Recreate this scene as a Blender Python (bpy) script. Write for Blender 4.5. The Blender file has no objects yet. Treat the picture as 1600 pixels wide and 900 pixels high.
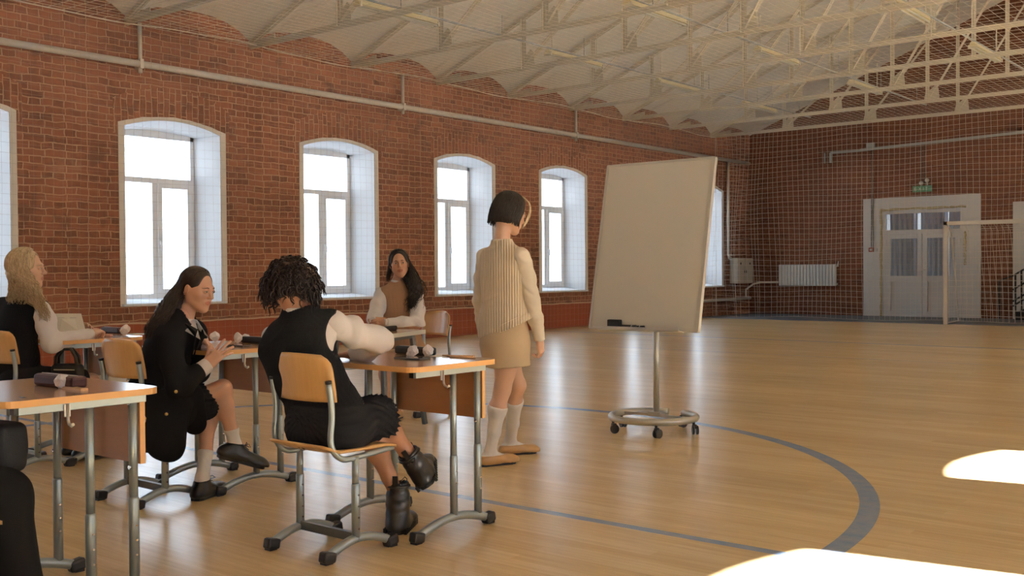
import bpy, bmesh, math, random
import numpy as np
from mathutils import Vector, Matrix, Euler
random.seed(7); rng = np.random.default_rng(7)
S = bpy.context.scene
C = S.collection
PI = math.pi

# ---------------------------------------------------------------- camera maths
FPX = 1631.71
CAMH = 1.13
RC = np.array([[0.77321549, -0.00486699, 0.63412469], [0.6341052, 0.01690472, -0.77306198], [-0.00695722, 0.99984526, 0.01615718]])
CP = np.array([0, 0, CAMH])
def ray(u, v): return RC @ np.array([(u-800)/FPX, -(v-450)/FPX, -1.0])
def at(u, v, d): return CP + ray(u, v)*d
def onz(u, v, z=0.0):
    r = ray(u, v); return CP + r*((z-CAMH)/r[2])

# ---------------------------------------------------------------- materials
def newmat(name):
    m = bpy.data.materials.new(name); m.use_nodes = True
    nt = m.node_tree; b = nt.nodes['Principled BSDF']
    return m, nt, b
def nd(nt, typ, **kw):
    n = nt.nodes.new(typ)
    for k, v in kw.items():
        if k.startswith('i_'): n.inputs[k[2:].replace('_', ' ')].default_value = v
        else: setattr(n, k, v)
    return n
def mathn(nt, op, a, b=None, c=None, clamp=False):
    n = nt.nodes.new('ShaderNodeMath'); n.operation = op; n.use_clamp = clamp
    for i, x in enumerate((a, b, c)):
        if x is None: continue
        if isinstance(x, (int, float)): n.inputs[i].default_value = x
        else: nt.links.new(x, n.inputs[i])
    return n.outputs[0]
def mixc(nt, f, a, b, blend='MIX'):
    n = nt.nodes.new('ShaderNodeMix'); n.data_type = 'RGBA'; n.blend_type = blend
    for s, x in ((n.inputs[0], f), (n.inputs[6], a), (n.inputs[7], b)):
        if isinstance(x, (int, float)): s.default_value = x
        elif isinstance(x, tuple): s.default_value = (*x, 1) if len(x) == 3 else x
        else: nt.links.new(x, s)
    return n.outputs[2]
def ramp(nt, fac, stops):
    n = nt.nodes.new('ShaderNodeValToRGB'); cr = n.color_ramp
    while len(cr.elements) < len(stops): cr.elements.new(0.5)
    for e, (p, c) in zip(cr.elements, stops): e.position = p; e.color = (*c, 1)
    nt.links.new(fac, n.inputs[0]); return n.outputs[0]
def coords(nt, kind='Object', scale=(1, 1, 1), loc=(0, 0, 0), rot=(0, 0, 0)):
    t = nt.nodes.new('ShaderNodeTexCoord'); m = nt.nodes.new('ShaderNodeMapping')
    m.inputs['Scale'].default_value = scale; m.inputs['Location'].default_value = loc; m.inputs['Rotation'].default_value = rot
    nt.links.new(t.outputs[kind], m.inputs[0]); return m.outputs[0]
def noise(nt, vec, scale, detail=4, rough=0.55):
    n = nt.nodes.new('ShaderNodeTexNoise'); n.inputs['Scale'].default_value = scale
    n.inputs['Detail'].default_value = detail; n.inputs['Roughness'].default_value = rough
    nt.links.new(vec, n.inputs['Vector']); return n.outputs['Fac']
def bump(nt, b, h, strength=0.3, dist=0.01):
    n = nt.nodes.new('ShaderNodeBump'); n.inputs['Strength'].default_value = strength; n.inputs['Distance'].default_value = dist
    nt.links.new(h, n.inputs['Height']); nt.links.new(n.outputs[0], b.inputs['Normal'])
def plain(name, col, rough=0.5, metal=0.0, var=0.08, nscale=12, bmp=0.0, spec=0.5, bscale=None, sheen=0.0):
    """a plain surface with a slight procedural variation of its colour"""
    m, nt, b = newmat(name)
    v = coords(nt); n = noise(nt, v, nscale)
    c = mixc(nt, n, tuple(x*(1-var) for x in col), tuple(min(1, x*(1+var)) for x in col))
    nt.links.new(c, b.inputs['Base Color'])
    b.inputs['Roughness'].default_value = rough; b.inputs['Metallic'].default_value = metal
    b.inputs['Specular IOR Level'].default_value = spec
    if sheen: b.inputs['Sheen Weight'].default_value = sheen
    if bmp: bump(nt, b, noise(nt, v, bscale or nscale*6), bmp, 0.003)
    return m
def wood(name, c1, c2, rough=0.35, axis='X', scale=1.0, coat=0.2):
    m, nt, b = newmat(name)
    sc = {'X': (1.2, 14, 14), 'Y': (14, 1.2, 14), 'Z': (14, 14, 1.2)}[axis]
    v = coords(nt, scale=tuple(s*scale for s in sc))
    n = noise(nt, v, 2.2, 6, 0.6); n2 = noise(nt, v, 9, 3, 0.6)
    f = mathn(nt, 'ADD', mathn(nt, 'MULTIPLY', n, .7), mathn(nt, 'MULTIPLY', n2, .3))
    nt.links.new(ramp(nt, f, [(.3, c1), (.7, c2)]), b.inputs['Base Color'])
    b.inputs['Roughness'].default_value = rough; b.inputs['Coat Weight'].default_value = coat; b.inputs['Coat Roughness'].default_value = .2
    bump(nt, b, n2, .08, .002)
    return m

def brick_mat(name, axis, arches=None, dado=None, dim=False):
    """old red brick with tan mortar; axis: which horizontal axis runs along the wall ('X' or 'Y');
    arches: (centre, pitch) adds upright brick courses above the windows; dado: (zmax, ymax) red painted band"""
    m, nt, b = newmat(name)
    t = nt.nodes.new('ShaderNodeTexCoord'); sp = nt.nodes.new('ShaderNodeSeparateXYZ'); nt.links.new(t.outputs['Object'], sp.inputs[0])
    h = sp.outputs['Y'] if axis == 'Y' else sp.outputs['X']; z = sp.outputs['Z']
    cb = nt.nodes.new('ShaderNodeCombineXYZ'); nt.links.new(h, cb.inputs[0]); nt.links.new(z, cb.inputs[1])
    wob = nt.nodes.new('ShaderNodeTexNoise'); wob.inputs['Scale'].default_value = 5.0; wob.inputs['Detail'].default_value = 3
    nt.links.new(cb.outputs[0], wob.inputs['Vector'])
    wv = nt.nodes.new('ShaderNodeVectorMath'); wv.operation = 'SUBTRACT'; nt.links.new(wob.outputs['Color'], wv.inputs[0]); wv.inputs[1].default_value = (.5, .5, .5)
    ws = nt.nodes.new('ShaderNodeVectorMath'); ws.operation = 'SCALE'; nt.links.new(wv.outputs[0], ws.inputs[0]); ws.inputs['Scale'].default_value = .055
    va = nt.nodes.new('ShaderNodeVectorMath'); va.operation = 'ADD'; nt.links.new(cb.outputs[0], va.inputs[0]); nt.links.new(ws.outputs[0], va.inputs[1])
    vec = va.outputs[0]
    mask = None
    if arches:
        c0, pitch = arches
        # upright courses fan over each opening
        dy = mathn(nt, 'SUBTRACT', mathn(nt, 'PINGPONG', mathn(nt, 'SUBTRACT', h, c0), pitch/2), 0.0)
        zt = mathn(nt, 'ADD', z, mathn(nt, 'MULTIPLY', mathn(nt, 'MULTIPLY', dy, dy), .28))
        m1 = mathn(nt, 'LESS_THAN', dy, .88); m2 = mathn(nt, 'GREATER_THAN', zt, 3.14); m3 = mathn(nt, 'LESS_THAN', zt, 3.60)
        mask = mathn(nt, 'MULTIPLY', mathn(nt, 'MULTIPLY', m1, m2), m3)
        s2 = nt.nodes.new('ShaderNodeSeparateXYZ'); nt.links.new(vec, s2.inputs[0])
        cb2 = nt.nodes.new('ShaderNodeCombineXYZ'); nt.links.new(mathn(nt, 'ADD', s2.outputs[1], 10.05), cb2.inputs[0]); nt.links.new(s2.outputs[0], cb2.inputs[1])
        mv = nt.nodes.new('ShaderNodeMix'); mv.data_type = 'VECTOR'; nt.links.new(mask, mv.inputs[0]); nt.links.new(vec, mv.inputs[4]); nt.links.new(cb2.outputs[0], mv.inputs[5])
        vec = mv.outputs[1]
    br = nt.nodes.new('ShaderNodeTexBrick'); nt.links.new(vec, br.inputs['Vector'])
    br.offset = .5; br.squash = .55; br.squash_frequency = 2
    for k, v in (('Scale', 1.0), ('Mortar Size', .0085), ('Mortar Smooth', .35), ('Bias', -.1), ('Brick Width', .27), ('Row Height', .088)): br.inputs[k].default_value = v
    br.inputs['Color1'].default_value = (.258, .110, .066, 1); br.inputs['Color2'].default_value = (.135, .059, .038, 1); br.inputs['Mortar'].default_value = (.45, .30, .205, 1)
    n1 = noise(nt, cb.outputs[0], .55, 3); n2 = noise(nt, cb.outputs[0], 9, 5); n3 = noise(nt, cb.outputs[0], 2.4, 4)
    col = mixc(nt, mathn(nt, 'MULTIPLY', mathn(nt, 'SUBTRACT', n2, .4, clamp=True), 1.6), br.outputs['Color'], (.34, .145, .075))
    col = mixc(nt, 1.0, col, ramp(nt, n1, [(.3, (.78, .74, .72)), (.7, (1.18, 1.12, 1.08))]), 'MULTIPLY')
    dark = ramp(nt, n3, [(.60, (0, 0, 0)), (.68, (1, 1, 1))])
    dk = nt.nodes.new('ShaderNodeSeparateColor'); nt.links.new(dark, dk.inputs[0])
    col = mixc(nt, mathn(nt, 'MULTIPLY', dk.outputs[0], .5), col, (.095, .05, .038))
    col = mixc(nt, mathn(nt, 'MULTIPLY', mathn(nt, 'SUBTRACT', noise(nt, cb.outputs[0], 1.3, 6, .7), .62, clamp=True), 2.2), col, (.44, .32, .24))
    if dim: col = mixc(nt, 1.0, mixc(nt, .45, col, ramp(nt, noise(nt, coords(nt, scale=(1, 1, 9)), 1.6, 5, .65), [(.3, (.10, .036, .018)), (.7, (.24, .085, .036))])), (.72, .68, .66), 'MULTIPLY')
    rgh = .85
    hgt = mathn(nt, 'SUBTRACT', mathn(nt, 'MULTIPLY', n2, .35), br.outputs['Fac'])
    if dado:
        edge = mathn(nt, 'ADD', dado[0], mathn(nt, 'MULTIPLY', mathn(nt, 'SUBTRACT', noise(nt, cb.outputs[0], 1.7, 3), .5), .06))
        k = mathn(nt, 'MULTIPLY', mathn(nt, 'LESS_THAN', z, edge), mathn(nt, 'LESS_THAN', h, dado[1]))
        line = mathn(nt, 'MULTIPLY', mathn(nt, 'LESS_THAN', z, mathn(nt, 'ADD', edge, .022)), mathn(nt, 'LESS_THAN', h, dado[1]))
        col = mixc(nt, line, col, (.52, .38, .27))
        col = mixc(nt, k, col, mixc(nt, n3, (.27, .075, .04), (.31, .09, .048)))
        hgt = mathn(nt, 'MULTIPLY', hgt, mathn(nt, 'SUBTRACT', 1.0, k))
    nt.links.new(col, b.inputs['Base Color']); b.inputs['Roughness'].default_value = rgh; b.inputs['Specular IOR Level'].default_value = .25
    bump(nt, b, hgt, .8, .012)
    return m

def floor_mat():
    m, nt, b = newmat('sports_floor')
    t = nt.nodes.new('ShaderNodeTexCoord'); sp = nt.nodes.new('ShaderNodeSeparateXYZ'); nt.links.new(t.outputs['Object'], sp.inputs[0])
    x, y = sp.outputs['X'], sp.outputs['Y']
    v = coords(nt, scale=(1, 1, 1))
    br = nt.nodes.new('ShaderNodeTexBrick'); nt.links.new(v, br.inputs['Vector']); br.offset = .37; br.squash = 1
    for k, q in (('Scale', 1.0), ('Mortar Size', .0), ('Mortar Smooth', .0), ('Bias', 0), ('Brick Width', 1.1), ('Row Height', .075)): br.inputs[k].default_value = q
    br.inputs['Color1'].default_value = (.74, .57, .325, 1); br.inputs['Color2'].default_value = (.67, .50, .265, 1); br.inputs['Mortar'].default_value = (.54, .41, .23, 1)
    g = noise(nt, coords(nt, scale=(1.5, 28, 1)), 1.5, 5, .6)
    col = mixc(nt, 1.0, br.outputs['Color'], ramp(nt, g, [(.3, (.88, .86, .84)), (.7, (1.08, 1.08, 1.08))]), 'MULTIPLY')
    big = noise(nt, coords(nt, scale=(.35, 1, 1)), .9, 3)
    col = mixc(nt, 1.0, col, ramp(nt, big, [(.3, (.90, .90, .90)), (.7, (1.06, 1.05, 1.04))]), 'MULTIPLY')
    # painted court lines
    CX, CY, RR, W = -4.70, 3.87, 3.05, .047
    dx = mathn(nt, 'SUBTRACT', x, CX); dy = mathn(nt, 'SUBTRACT', y, CY)
    r = mathn(nt, 'SQRT', mathn(nt, 'ADD', mathn(nt, 'MULTIPLY', dx, dx), mathn(nt, 'MULTIPLY', dy, dy)))
    ring = mathn(nt, 'LESS_THAN', mathn(nt, 'ABSOLUTE', mathn(nt, 'SUBTRACT', r, RR)), W)
    line = mathn(nt, 'LESS_THAN', mathn(nt, 'ABSOLUTE', dy), .030)
    far = mathn(nt, 'LESS_THAN', mathn(nt, 'ABSOLUTE', mathn(nt, 'SUBTRACT', y, 15.6)), .035)
    far2 = mathn(nt, 'LESS_THAN', mathn(nt, 'ABSOLUTE', mathn(nt, 'SUBTRACT', y, 12.9)), .02)
    k = mathn(nt, 'MAXIMUM', mathn(nt, 'MAXIMUM', ring, line), mathn(nt, 'MAXIMUM', far, mathn(nt, 'MULTIPLY', far2, .5)))
    wear = mathn(nt, 'ADD', .86, mathn(nt, 'MULTIPLY', mathn(nt, 'SUBTRACT', noise(nt, v, 14, 4), .5), .5), clamp=True)
    col = mixc(nt, mathn(nt, 'MULTIPLY', k, wear), col, (.15, .25, .42))
    slate = mathn(nt, 'GREATER_THAN', y, 21.75)
    col = mixc(nt, slate, col, mixc(nt, noise(nt, v, 3, 4), (.085, .095, .11), (.14, .15, .165)))
    nt.links.new(col, b.inputs['Base Color'])
    rn = noise(nt, v, 2.5, 4)
    b_r = mathn(nt, 'ADD', mathn(nt, 'ADD', .235, mathn(nt, 'MULTIPLY', rn, .03)), mathn(nt, 'MULTIPLY', slate, .3))
    nt.links.new(b_r, b.inputs['Roughness'])
    b.inputs['Specular IOR Level'].default_value = .5
    bump(nt, b, noise(nt, coords(nt, scale=(1.5, 5, 1)), 1.0, 2), .05, .006)
    return m

def ceiling_mat():
    m, nt, b = newmat('ceiling_lining')
    v = coords(nt)
    n = noise(nt, v, .5, 4); st = noise(nt, coords(nt, scale=(.5, 3, .5)), 1.4, 6, .7)
    col = mixc(nt, n, (.84, .82, .76), (.90, .88, .83))
    col = mixc(nt, mathn(nt, 'MULTIPLY', mathn(nt, 'SUBTRACT', st, .6, clamp=True), 2.4), col, (.20, .15, .10))
    nt.links.new(col, b.inputs['Base Color']); b.inputs['Roughness'].default_value = .55; b.inputs['Specular IOR Level'].default_value = .4
    bump(nt, b, noise(nt, coords(nt, scale=(1, 2.5, 1)), 3, 4), .35, .03)
    return m

def glass_mat():
    m, nt, b = newmat('window_glass')
    nt.nodes.remove(b); out = nt.nodes['Material Output']
    tr = nt.nodes.new('ShaderNodeBsdfTransparent'); tr.inputs[0].default_value = (.93, .96, .97, 1)
    gl = nt.nodes.new('ShaderNodeBsdfGlossy'); gl.inputs['Roughness'].default_value = .03
    fr = nt.nodes.new('ShaderNodeFresnel'); fr.inputs[0].default_value = 1.45
    n = noise(nt, coords(nt), 2, 2); mx = nt.nodes.new('ShaderNodeMixShader')
    nt.links.new(mathn(nt, 'MULTIPLY', fr.outputs[0], mathn(nt, 'ADD', .8, mathn(nt, 'MULTIPLY', n, .2))), mx.inputs[0])
    nt.links.new(tr.outputs[0], mx.inputs[1]); nt.links.new(gl.outputs[0], mx.inputs[2]); nt.links.new(mx.outputs[0], out.inputs[0])
    return m

def skin_mat(name, col):
    """skin: the mesh attribute 'tint' mixes in the lips' own colour"""
    m, nt, b = newmat(name)
    a = nt.nodes.new('ShaderNodeAttribute'); a.attribute_name = 'tint'
    n = noise(nt, coords(nt), 22, 3)
    c = mixc(nt, n, tuple(x*.95 for x in col), tuple(min(1, x*1.05) for x in col))
    c = mixc(nt, a.outputs['Fac'], c, (col[0]*.72, col[1]*.38, col[2]*.40))
    nt.links.new(c, b.inputs['Base Color']); b.inputs['Roughness'].default_value = .48
    b.inputs['Subsurface Weight'].default_value = .08; b.inputs['Subsurface Radius'].default_value = (.012, .005, .003); b.inputs['Subsurface Scale'].default_value = 1.0
    return m
def hair_mat(name, c1, c2, rough=.5):
    m, nt, b = newmat(name)
    v = coords(nt, scale=(60, 60, 6)); n = noise(nt, v, 1.5, 4, .7)
    nt.links.new(ramp(nt, n, [(.3, c1), (.7, c2)]), b.inputs['Base Color']); b.inputs['Roughness'].default_value = rough
    b.inputs['Specular IOR Level'].default_value = .3
    return m
def cloth_mat(name, col, rough=.9, rib=None, wr=.35, sheen=.0, spec=.12):
    m, nt, b = newmat(name)
    v = coords(nt); n = noise(nt, v, 4, 4)
    nt.links.new(mixc(nt, n, tuple(x*.9 for x in col), tuple(min(1, x*1.08) for x in col)), b.inputs['Base Color'])
    b.inputs['Roughness'].default_value = rough; b.inputs['Sheen Weight'].default_value = sheen; b.inputs['Specular IOR Level'].default_value = spec
    if rib:
        w = nt.nodes.new('ShaderNodeTexWave'); w.wave_type = 'BANDS'; w.bands_direction = 'X'; w.inputs['Scale'].default_value = rib; w.inputs['Distortion'].default_value = .6
        w.inputs['Detail'].default_value = 1
        tc = coords(nt, rot=(0, 0, math.radians(-39.4))); nt.links.new(tc, w.inputs['Vector'])
        w2 = nt.nodes.new('ShaderNodeTexWave'); w2.bands_direction = 'Z'; w2.inputs['Scale'].default_value = rib*.9; nt.links.new(tc, w2.inputs['Vector'])
        bump(nt, b, mathn(nt, 'ADD', w.outputs['Fac'], mathn(nt, 'MULTIPLY', w2.outputs['Fac'], 0.0 if rib < 29 else .25)), .6, .006)
    else:
        bump(nt, b, mathn(nt, 'ADD', noise(nt, coords(nt, scale=(1, 1, .5)), 9, 4), mathn(nt, 'MULTIPLY', noise(nt, v, 300, 2), .03)), wr, .012)
    return m

M = {}
M['brick_left'] = brick_mat('brick_left_wall', 'Y', arches=(7.98, 2.92), dado=(.47, 18.5))
M['brick_right'] = brick_mat('brick_right_wall', 'Y', arches=(7.27, 2.92))
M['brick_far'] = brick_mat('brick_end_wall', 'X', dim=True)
M['floor'] = floor_mat(); M['ceiling'] = ceiling_mat(); M['glass'] = glass_mat()
M['truss'] = plain('truss_paint', (.66, .61, .51), .6, var=.12, nscale=6)
M['pipe'] = plain('pipe_paint', (.62, .57, .50), .45, var=.1, nscale=5)
M['white_plaster'] = plain('white_plaster', (.76, .78, .80), .8, var=.04, nscale=3, bmp=.2)
M['trim_cream'] = plain('cream_trim_paint', (.82, .78, .71), .75, var=.08, nscale=5, bmp=.3)
M['upvc'] = plain('white_window_plastic', (.90, .91, .92), .35, var=.03)
M['far_white'] = plain('white_painted_brick', (.66, .65, .63), .8, var=.05, nscale=6, bmp=.3)
M['door_white'] = plain('door_white_plastic', (.62, .61, .60), .4, var=.03)
M['foam'] = plain('yellowed_foam_strip', (.50, .42, .25), .9, var=.2, nscale=14)
M['net'] = plain('net_cord', (.80, .74, .65), .8, var=.1)
M['net_wall'] = plain('wall_net_cord', (.42, .33, .27), .8, var=.1)
M['rad'] = plain('radiator_enamel', (.66, .66, .63), .4, var=.03)
M['cabinet'] = plain('cabinet_enamel', (.52, .47, .40), .5, var=.04)
M['conduit'] = plain('grey_conduit', (.33, .35, .35), .6, var=.1)
M['wire'] = plain('dark_wire', (.10, .085, .075), .6)
M['lamp_cream'] = plain('lamp_housing', (.72, .65, .42), .5, var=.1)
M['lamp_tube'] = plain('lamp_tube', (.62, .62, .56), .3, var=.02)
M['green'] = plain('exit_green', (.10, .24, .14), .5, var=.05)
M['sign_white'] = plain('sign_white', (.55, .6, .55), .5, var=.02)
M['red'] = plain('alarm_red', (.35, .06, .04), .5)
M['black_rail'] = plain('black_rail_paint', (.012, .012, .012), .4)
M['dark'] = plain('dark_void_backdrop', (.03, .028, .026), .8)
M['steel'] = plain('silver_powder_coat', (.33, .385, .41), .33, metal=.55, var=.04)
M['steel_dark'] = plain('dark_steel', (.09, .10, .105), .4, metal=.3, var=.05)
M['chrome'] = plain('chrome', (.75, .75, .75), .15, metal=1.0, var=.02)
M['cap'] = plain('black_plastic_cap', (.012, .012, .013), .42, var=.1)
M['ply'] = wood('beech_plywood', (.55, .31, .115), (.66, .40, .165), .32, 'Z', .6)
M['ply_seat'] = wood('beech_plywood_seat', (.50, .28, .10), (.62, .37, .15), .32, 'X', .6)
M['lam'] = wood('beech_laminate', (.47, .245, .105), (.56, .31, .14), .2, 'X', .5, coat=1.0)
M['edge'] = plain('beech_edge_band', (.62, .33, .12), .4, var=.06)
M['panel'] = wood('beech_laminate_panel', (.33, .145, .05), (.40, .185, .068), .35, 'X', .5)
M['white_edge'] = plain('white_desk_edge', (.72, .70, .62), .4, var=.03)
M['board'] = plain('whiteboard_surface', (.58, .56, .51), .3, var=.02, nscale=1.5)
M['alu'] = plain('aluminium_frame', (.62, .61, .58), .3, metal=.6, var=.02)
M['ring'] = plain('silver_tube_paint', (.50, .49, .45), .3, metal=.5, var=.03)
M['paper'] = plain('crumpled_paper', (.80, .76, .75), .85, var=.04, bmp=.3)
M['sheet'] = plain('paper_sheet', (.78, .77, .74), .7, var=.02)
M['page'] = plain('book_page', (.66, .61, .50), .8, var=.02)
M['print'] = plain('printed_text', (.42, .39, .34), .8, var=.05)
M['black_cloth'] = plain('black_case_fabric', (.012, .012, .014), .7, var=.2, nscale=30, bmp=.3)
M['maroon'] = plain('maroon_leather', (.045, .012, .014), .5, var=.15, nscale=20, bmp=.2)
M['pencil'] = wood('pencil_wood', (.55, .34, .16), (.66, .45, .25), .5, 'X', 2)
M['screen'] = plain('phone_glass', (.02, .022, .025), .08, var=.1)
M['eraser'] = plain('pink_eraser', (.55, .33, .26), .8)
M['bounce_snow'] = plain('snowy_bounce_ground', (.75, .77, .80), .9, var=.04, nscale=.3)
M['curtain'] = plain('pale_curtain', (.62, .66, .74), .9, var=.1, nscale=3)
M['sun_yellow'] = plain('gold_metal', (.45, .34, .12), .3, metal=.8)

# ---------------------------------------------------------------- mesh helpers
class MB:
    def __init__(s): s.v = []; s.f = []; s.mi = []; s.sm = []
    def add(s, vs, fs, mi=0, smooth=False):
        o = len(s.v); s.v += [tuple(map(float, p)) for p in vs]
        for f in fs: s.f.append([i+o for i in f]); s.mi.append(mi); s.sm.append(smooth)
        return s
    def box(s, c, d, rot=None, mi=0, bev=0.0):
        x, y, z = d[0]/2, d[1]/2, d[2]/2
        if bev > 0:
            bm = bmesh.new(); bmesh.ops.create_cube(bm, size=1)
            for v in bm.verts: v.co = Vector((v.co.x*d[0], v.co.y*d[1], v.co.z*d[2]))
            bmesh.ops.bevel(bm, geom=list(bm.edges), offset=min(bev, min(d)*.45), segments=2, affect='EDGES', profile=.5)
            vs = [v.co.copy() for v in bm.verts]; fs = [[v.index for v in f.verts] for f in bm.faces]; bm.free()
        else:
            vs = [Vector(p) for p in ((-x,-y,-z),(x,-y,-z),(x,y,-z),(-x,y,-z),(-x,-y,z),(x,-y,z),(x,y,z),(-x,y,z))]
            fs = [(0,3,2,1),(4,5,6,7),(0,1,5,4),(1,2,6,5),(2,3,7,6),(3,0,4,7)]
        R = Euler(rot).to_matrix() if rot is not None and not isinstance(rot, Matrix) else (rot or Matrix.Identity(3))
        c = Vector(c); return s.add([R @ Vector(p)+c for p in vs], fs, mi, False)
    def bar(s, a, b, w, h, mi=0, up=(0, 0, 1)):
        a = Vector(a); b = Vector(b); d = (b-a); L = d.length; d.normalize(); u = Vector(up)
        if abs(d.dot(u)) > .98: u = Vector((1, 0, 0))
        sx = d.cross(u).normalized(); sy = sx.cross(d).normalized()
        R = Matrix((sx, d, sy)).transposed(); return s.box((a+b)/2, (w, L, h), R, mi)
    def tube(s, pts, r, n=8, mi=0, cap=True, closed=False):
        P = [Vector(p) for p in pts]; m = len(P)
        rs = r if isinstance(r, (list, tuple, np.ndarray)) else [r]*m
        T = []
        for i in range(m):
            if closed: t = P[(i+1) % m]-P[i-1]
            else: t = P[min(i+1, m-1)]-P[max(i-1, 0)]
            T.append(t.normalized())
        u = Vector((0, 0, 1)) if abs(T[0].z) < .9 else Vector((1, 0, 0))
        vs = []
        for i in range(m):
            u = (u-T[i]*u.dot(T[i])).normalized(); w = T[i].cross(u)
            for k in range(n):
                a = 2*PI*k/n; vs.append(P[i]+(u*math.cos(a)+w*math.sin(a))*rs[i])
        fs = []
        for i in range(m if closed else m-1):
            j = (i+1) % m
            for k in range(n): fs.append((i*n+k, i*n+(k+1) % n, j*n+(k+1) % n, j*n+k))
        s.add(vs, fs, mi, True)
        if cap and not closed:
            o = len(s.v)-len(vs)
            s.f.append([o+k for k in range(n)][::-1]); s.mi.append(mi); s.sm.append(False)
            s.f.append([o+(m-1)*n+k for k in range(n)]); s.mi.append(mi); s.sm.append(False)
        return s
    def prism(s, poly, z0, z1, mi=0, mi_side=None, xf=None):
        n = len(poly); vs = [(x, y, z0) for x, y in poly]+[(x, y, z1) for x, y in poly]
        if xf: vs = [xf(p) for p in vs]
        s.add(vs, [list(range(n))[::-1], list(range(n, 2*n))], mi)
        o = len(s.v)-2*n
        for i in range(n):
            s.f.append([o+i, o+(i+1) % n, o+n+(i+1) % n, o+n+i]); s.mi.append(mi if mi_side is None else mi_side); s.sm.append(False)
        return s
    def sphere(s, c, r, n=10, mi=0, sc=(1, 1, 1)):
        bm = bmesh.new(); bmesh.ops.create_uvsphere(bm, u_segments=n*2, v_segments=n, radius=r)
        s.add([(v.co.x*sc[0]+c[0], v.co.y*sc[1]+c[1], v.co.z*sc[2]+c[2]) for v in bm.verts], [[v.index for v in f.verts] for f in bm.faces], mi, True); bm.free(); return s
    def mesh(s, name, mats):
        me = bpy.data.meshes.new(name); me.from_pydata(s.v, [], s.f)
        for m in (mats if isinstance(mats, (list, tuple)) else [mats]): me.materials.append(m)
        me.polygons.foreach_set('material_index', s.mi); me.polygons.foreach_set('use_smooth', s.sm); me.update(); return me
    def build(s, name, mats, parent=None, bevel=0.0):
        o = bpy.data.objects.new(name, s.mesh(name, mats)); C.objects.link(o)
        if parent is not None: o.parent = parent
        if bevel:
            md = o.modifiers.new('bevel', 'BEVEL'); md.width = bevel; md.segments = 2; md.limit_method = 'ANGLE'
        return o
def root(name, label, cat, loc=(0, 0, 0), rz=0.0, group=None):
    o = bpy.data.objects.new(name, None); C.objects.link(o); o.location = loc; o.rotation_euler = (0, 0, rz); o.empty_display_size = .1
    return tag(o, label, cat, group)
def tag(o, label=None, cat=None, group=None, kind=None):
    if label: o['label'] = label
    if cat: o['category'] = cat
    if group: o['group'] = group
    if kind: o['kind'] = kind
    return o
def struct(o): o['kind'] = 'structure'; return o
def sroot(name):
    o = bpy.data.objects.new(name, None); C.objects.link(o); return struct(o)
def copy_tree(o, parent=None, top=True):
    c = o.copy(); C.objects.link(c)
    if parent is not None: c.parent = parent
    for ch in [q for q in o.children]: copy_tree(ch, c, False)
    return c
def rounded(x0, x1, y0, y1, r, n=6):
    pts = []
    for cx, cy, a0 in ((x1-r, y1-r, 0), (x0+r, y1-r, 90), (x0+r, y0+r, 180), (x1-r, y0+r, 270)):
        for i in range(n+1):
            a = math.radians(a0+90*i/n); pts.append((cx+r*math.cos(a), cy+r*math.sin(a)))
    return pts
# ================================================================= THE ROOM
XL, XR, YF, YB = -12.385, 2.985, 24.82, -6.0
ZC = 4.36                      # truss bottom chords
SL = .40                       # roof pitch
XM = (XL+XR)/2
TY = [-4.27+1.93*k for k in range(15)]   # truss stations: ... 7.31, 9.24 ... 22.75
def roof_z(x): return ZC+.03+SL*(7.685-abs(x-XM))
def wall_yz(name, x, sgn, mat, centres, hw, z0, zs, rise, ztop=5.15, thick=.60):
    """brick wall in the YZ plane with arched openings; sgn: outward direction along X"""
    mb = MB(); ys = [YB]
    def q(a, b, c, d):
        fs = [(0, 1, 2, 3)] if sgn < 0 else [(3, 2, 1, 0)]
        mb.add([(x, *a), (x, *b), (x, *c), (x, *d)], fs)
    prev = YB
    for c in centres:
        a, b = c-hw, c+hw
        q((prev, 0), (a, 0), (a, ztop), (prev, ztop))
        q((a, 0), (b, 0), (b, z0), (a, z0))
        n = 12
        for i in range(n):
            u0, u1 = -1+2*i/n, -1+2*(i+1)/n
            y0, y1 = c+hw*u0, c+hw*u1
            q((y0, zs+rise*(1-u0*u0)), (y1, zs+rise*(1-u1*u1)), (y1, ztop), (y0, ztop))
        prev = b
    q((prev, 0), (YF, 0), (YF, ztop), (prev, ztop))
    return struct(mb.build(name, mat))
cl = [7.98+2.92*k for k in range(-4, 6)]
cr_ = [7.27+2.92*k for k in range(-4, 6)]
HW, Z0, ZS, RISE = .725, .735, 3.04, .125
wall_yz('wall_left', XL, -1, M['brick_left'], cl, HW, Z0, ZS, RISE)
wall_yz('wall_right', XR, 1, M['brick_right'], cr_, HW, Z0, ZS, RISE)
# outer faces so that no light leaks around the reveals
for nm, x, cc in (('wall_left', XL-.62, cl), ('wall_right', XR+.62, cr_)):
    wall_yz(nm, x, -1 if x < 0 else 1, M['brick_far'], cc, .70, .70, 3.05, .10, ztop=5.2)

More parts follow.
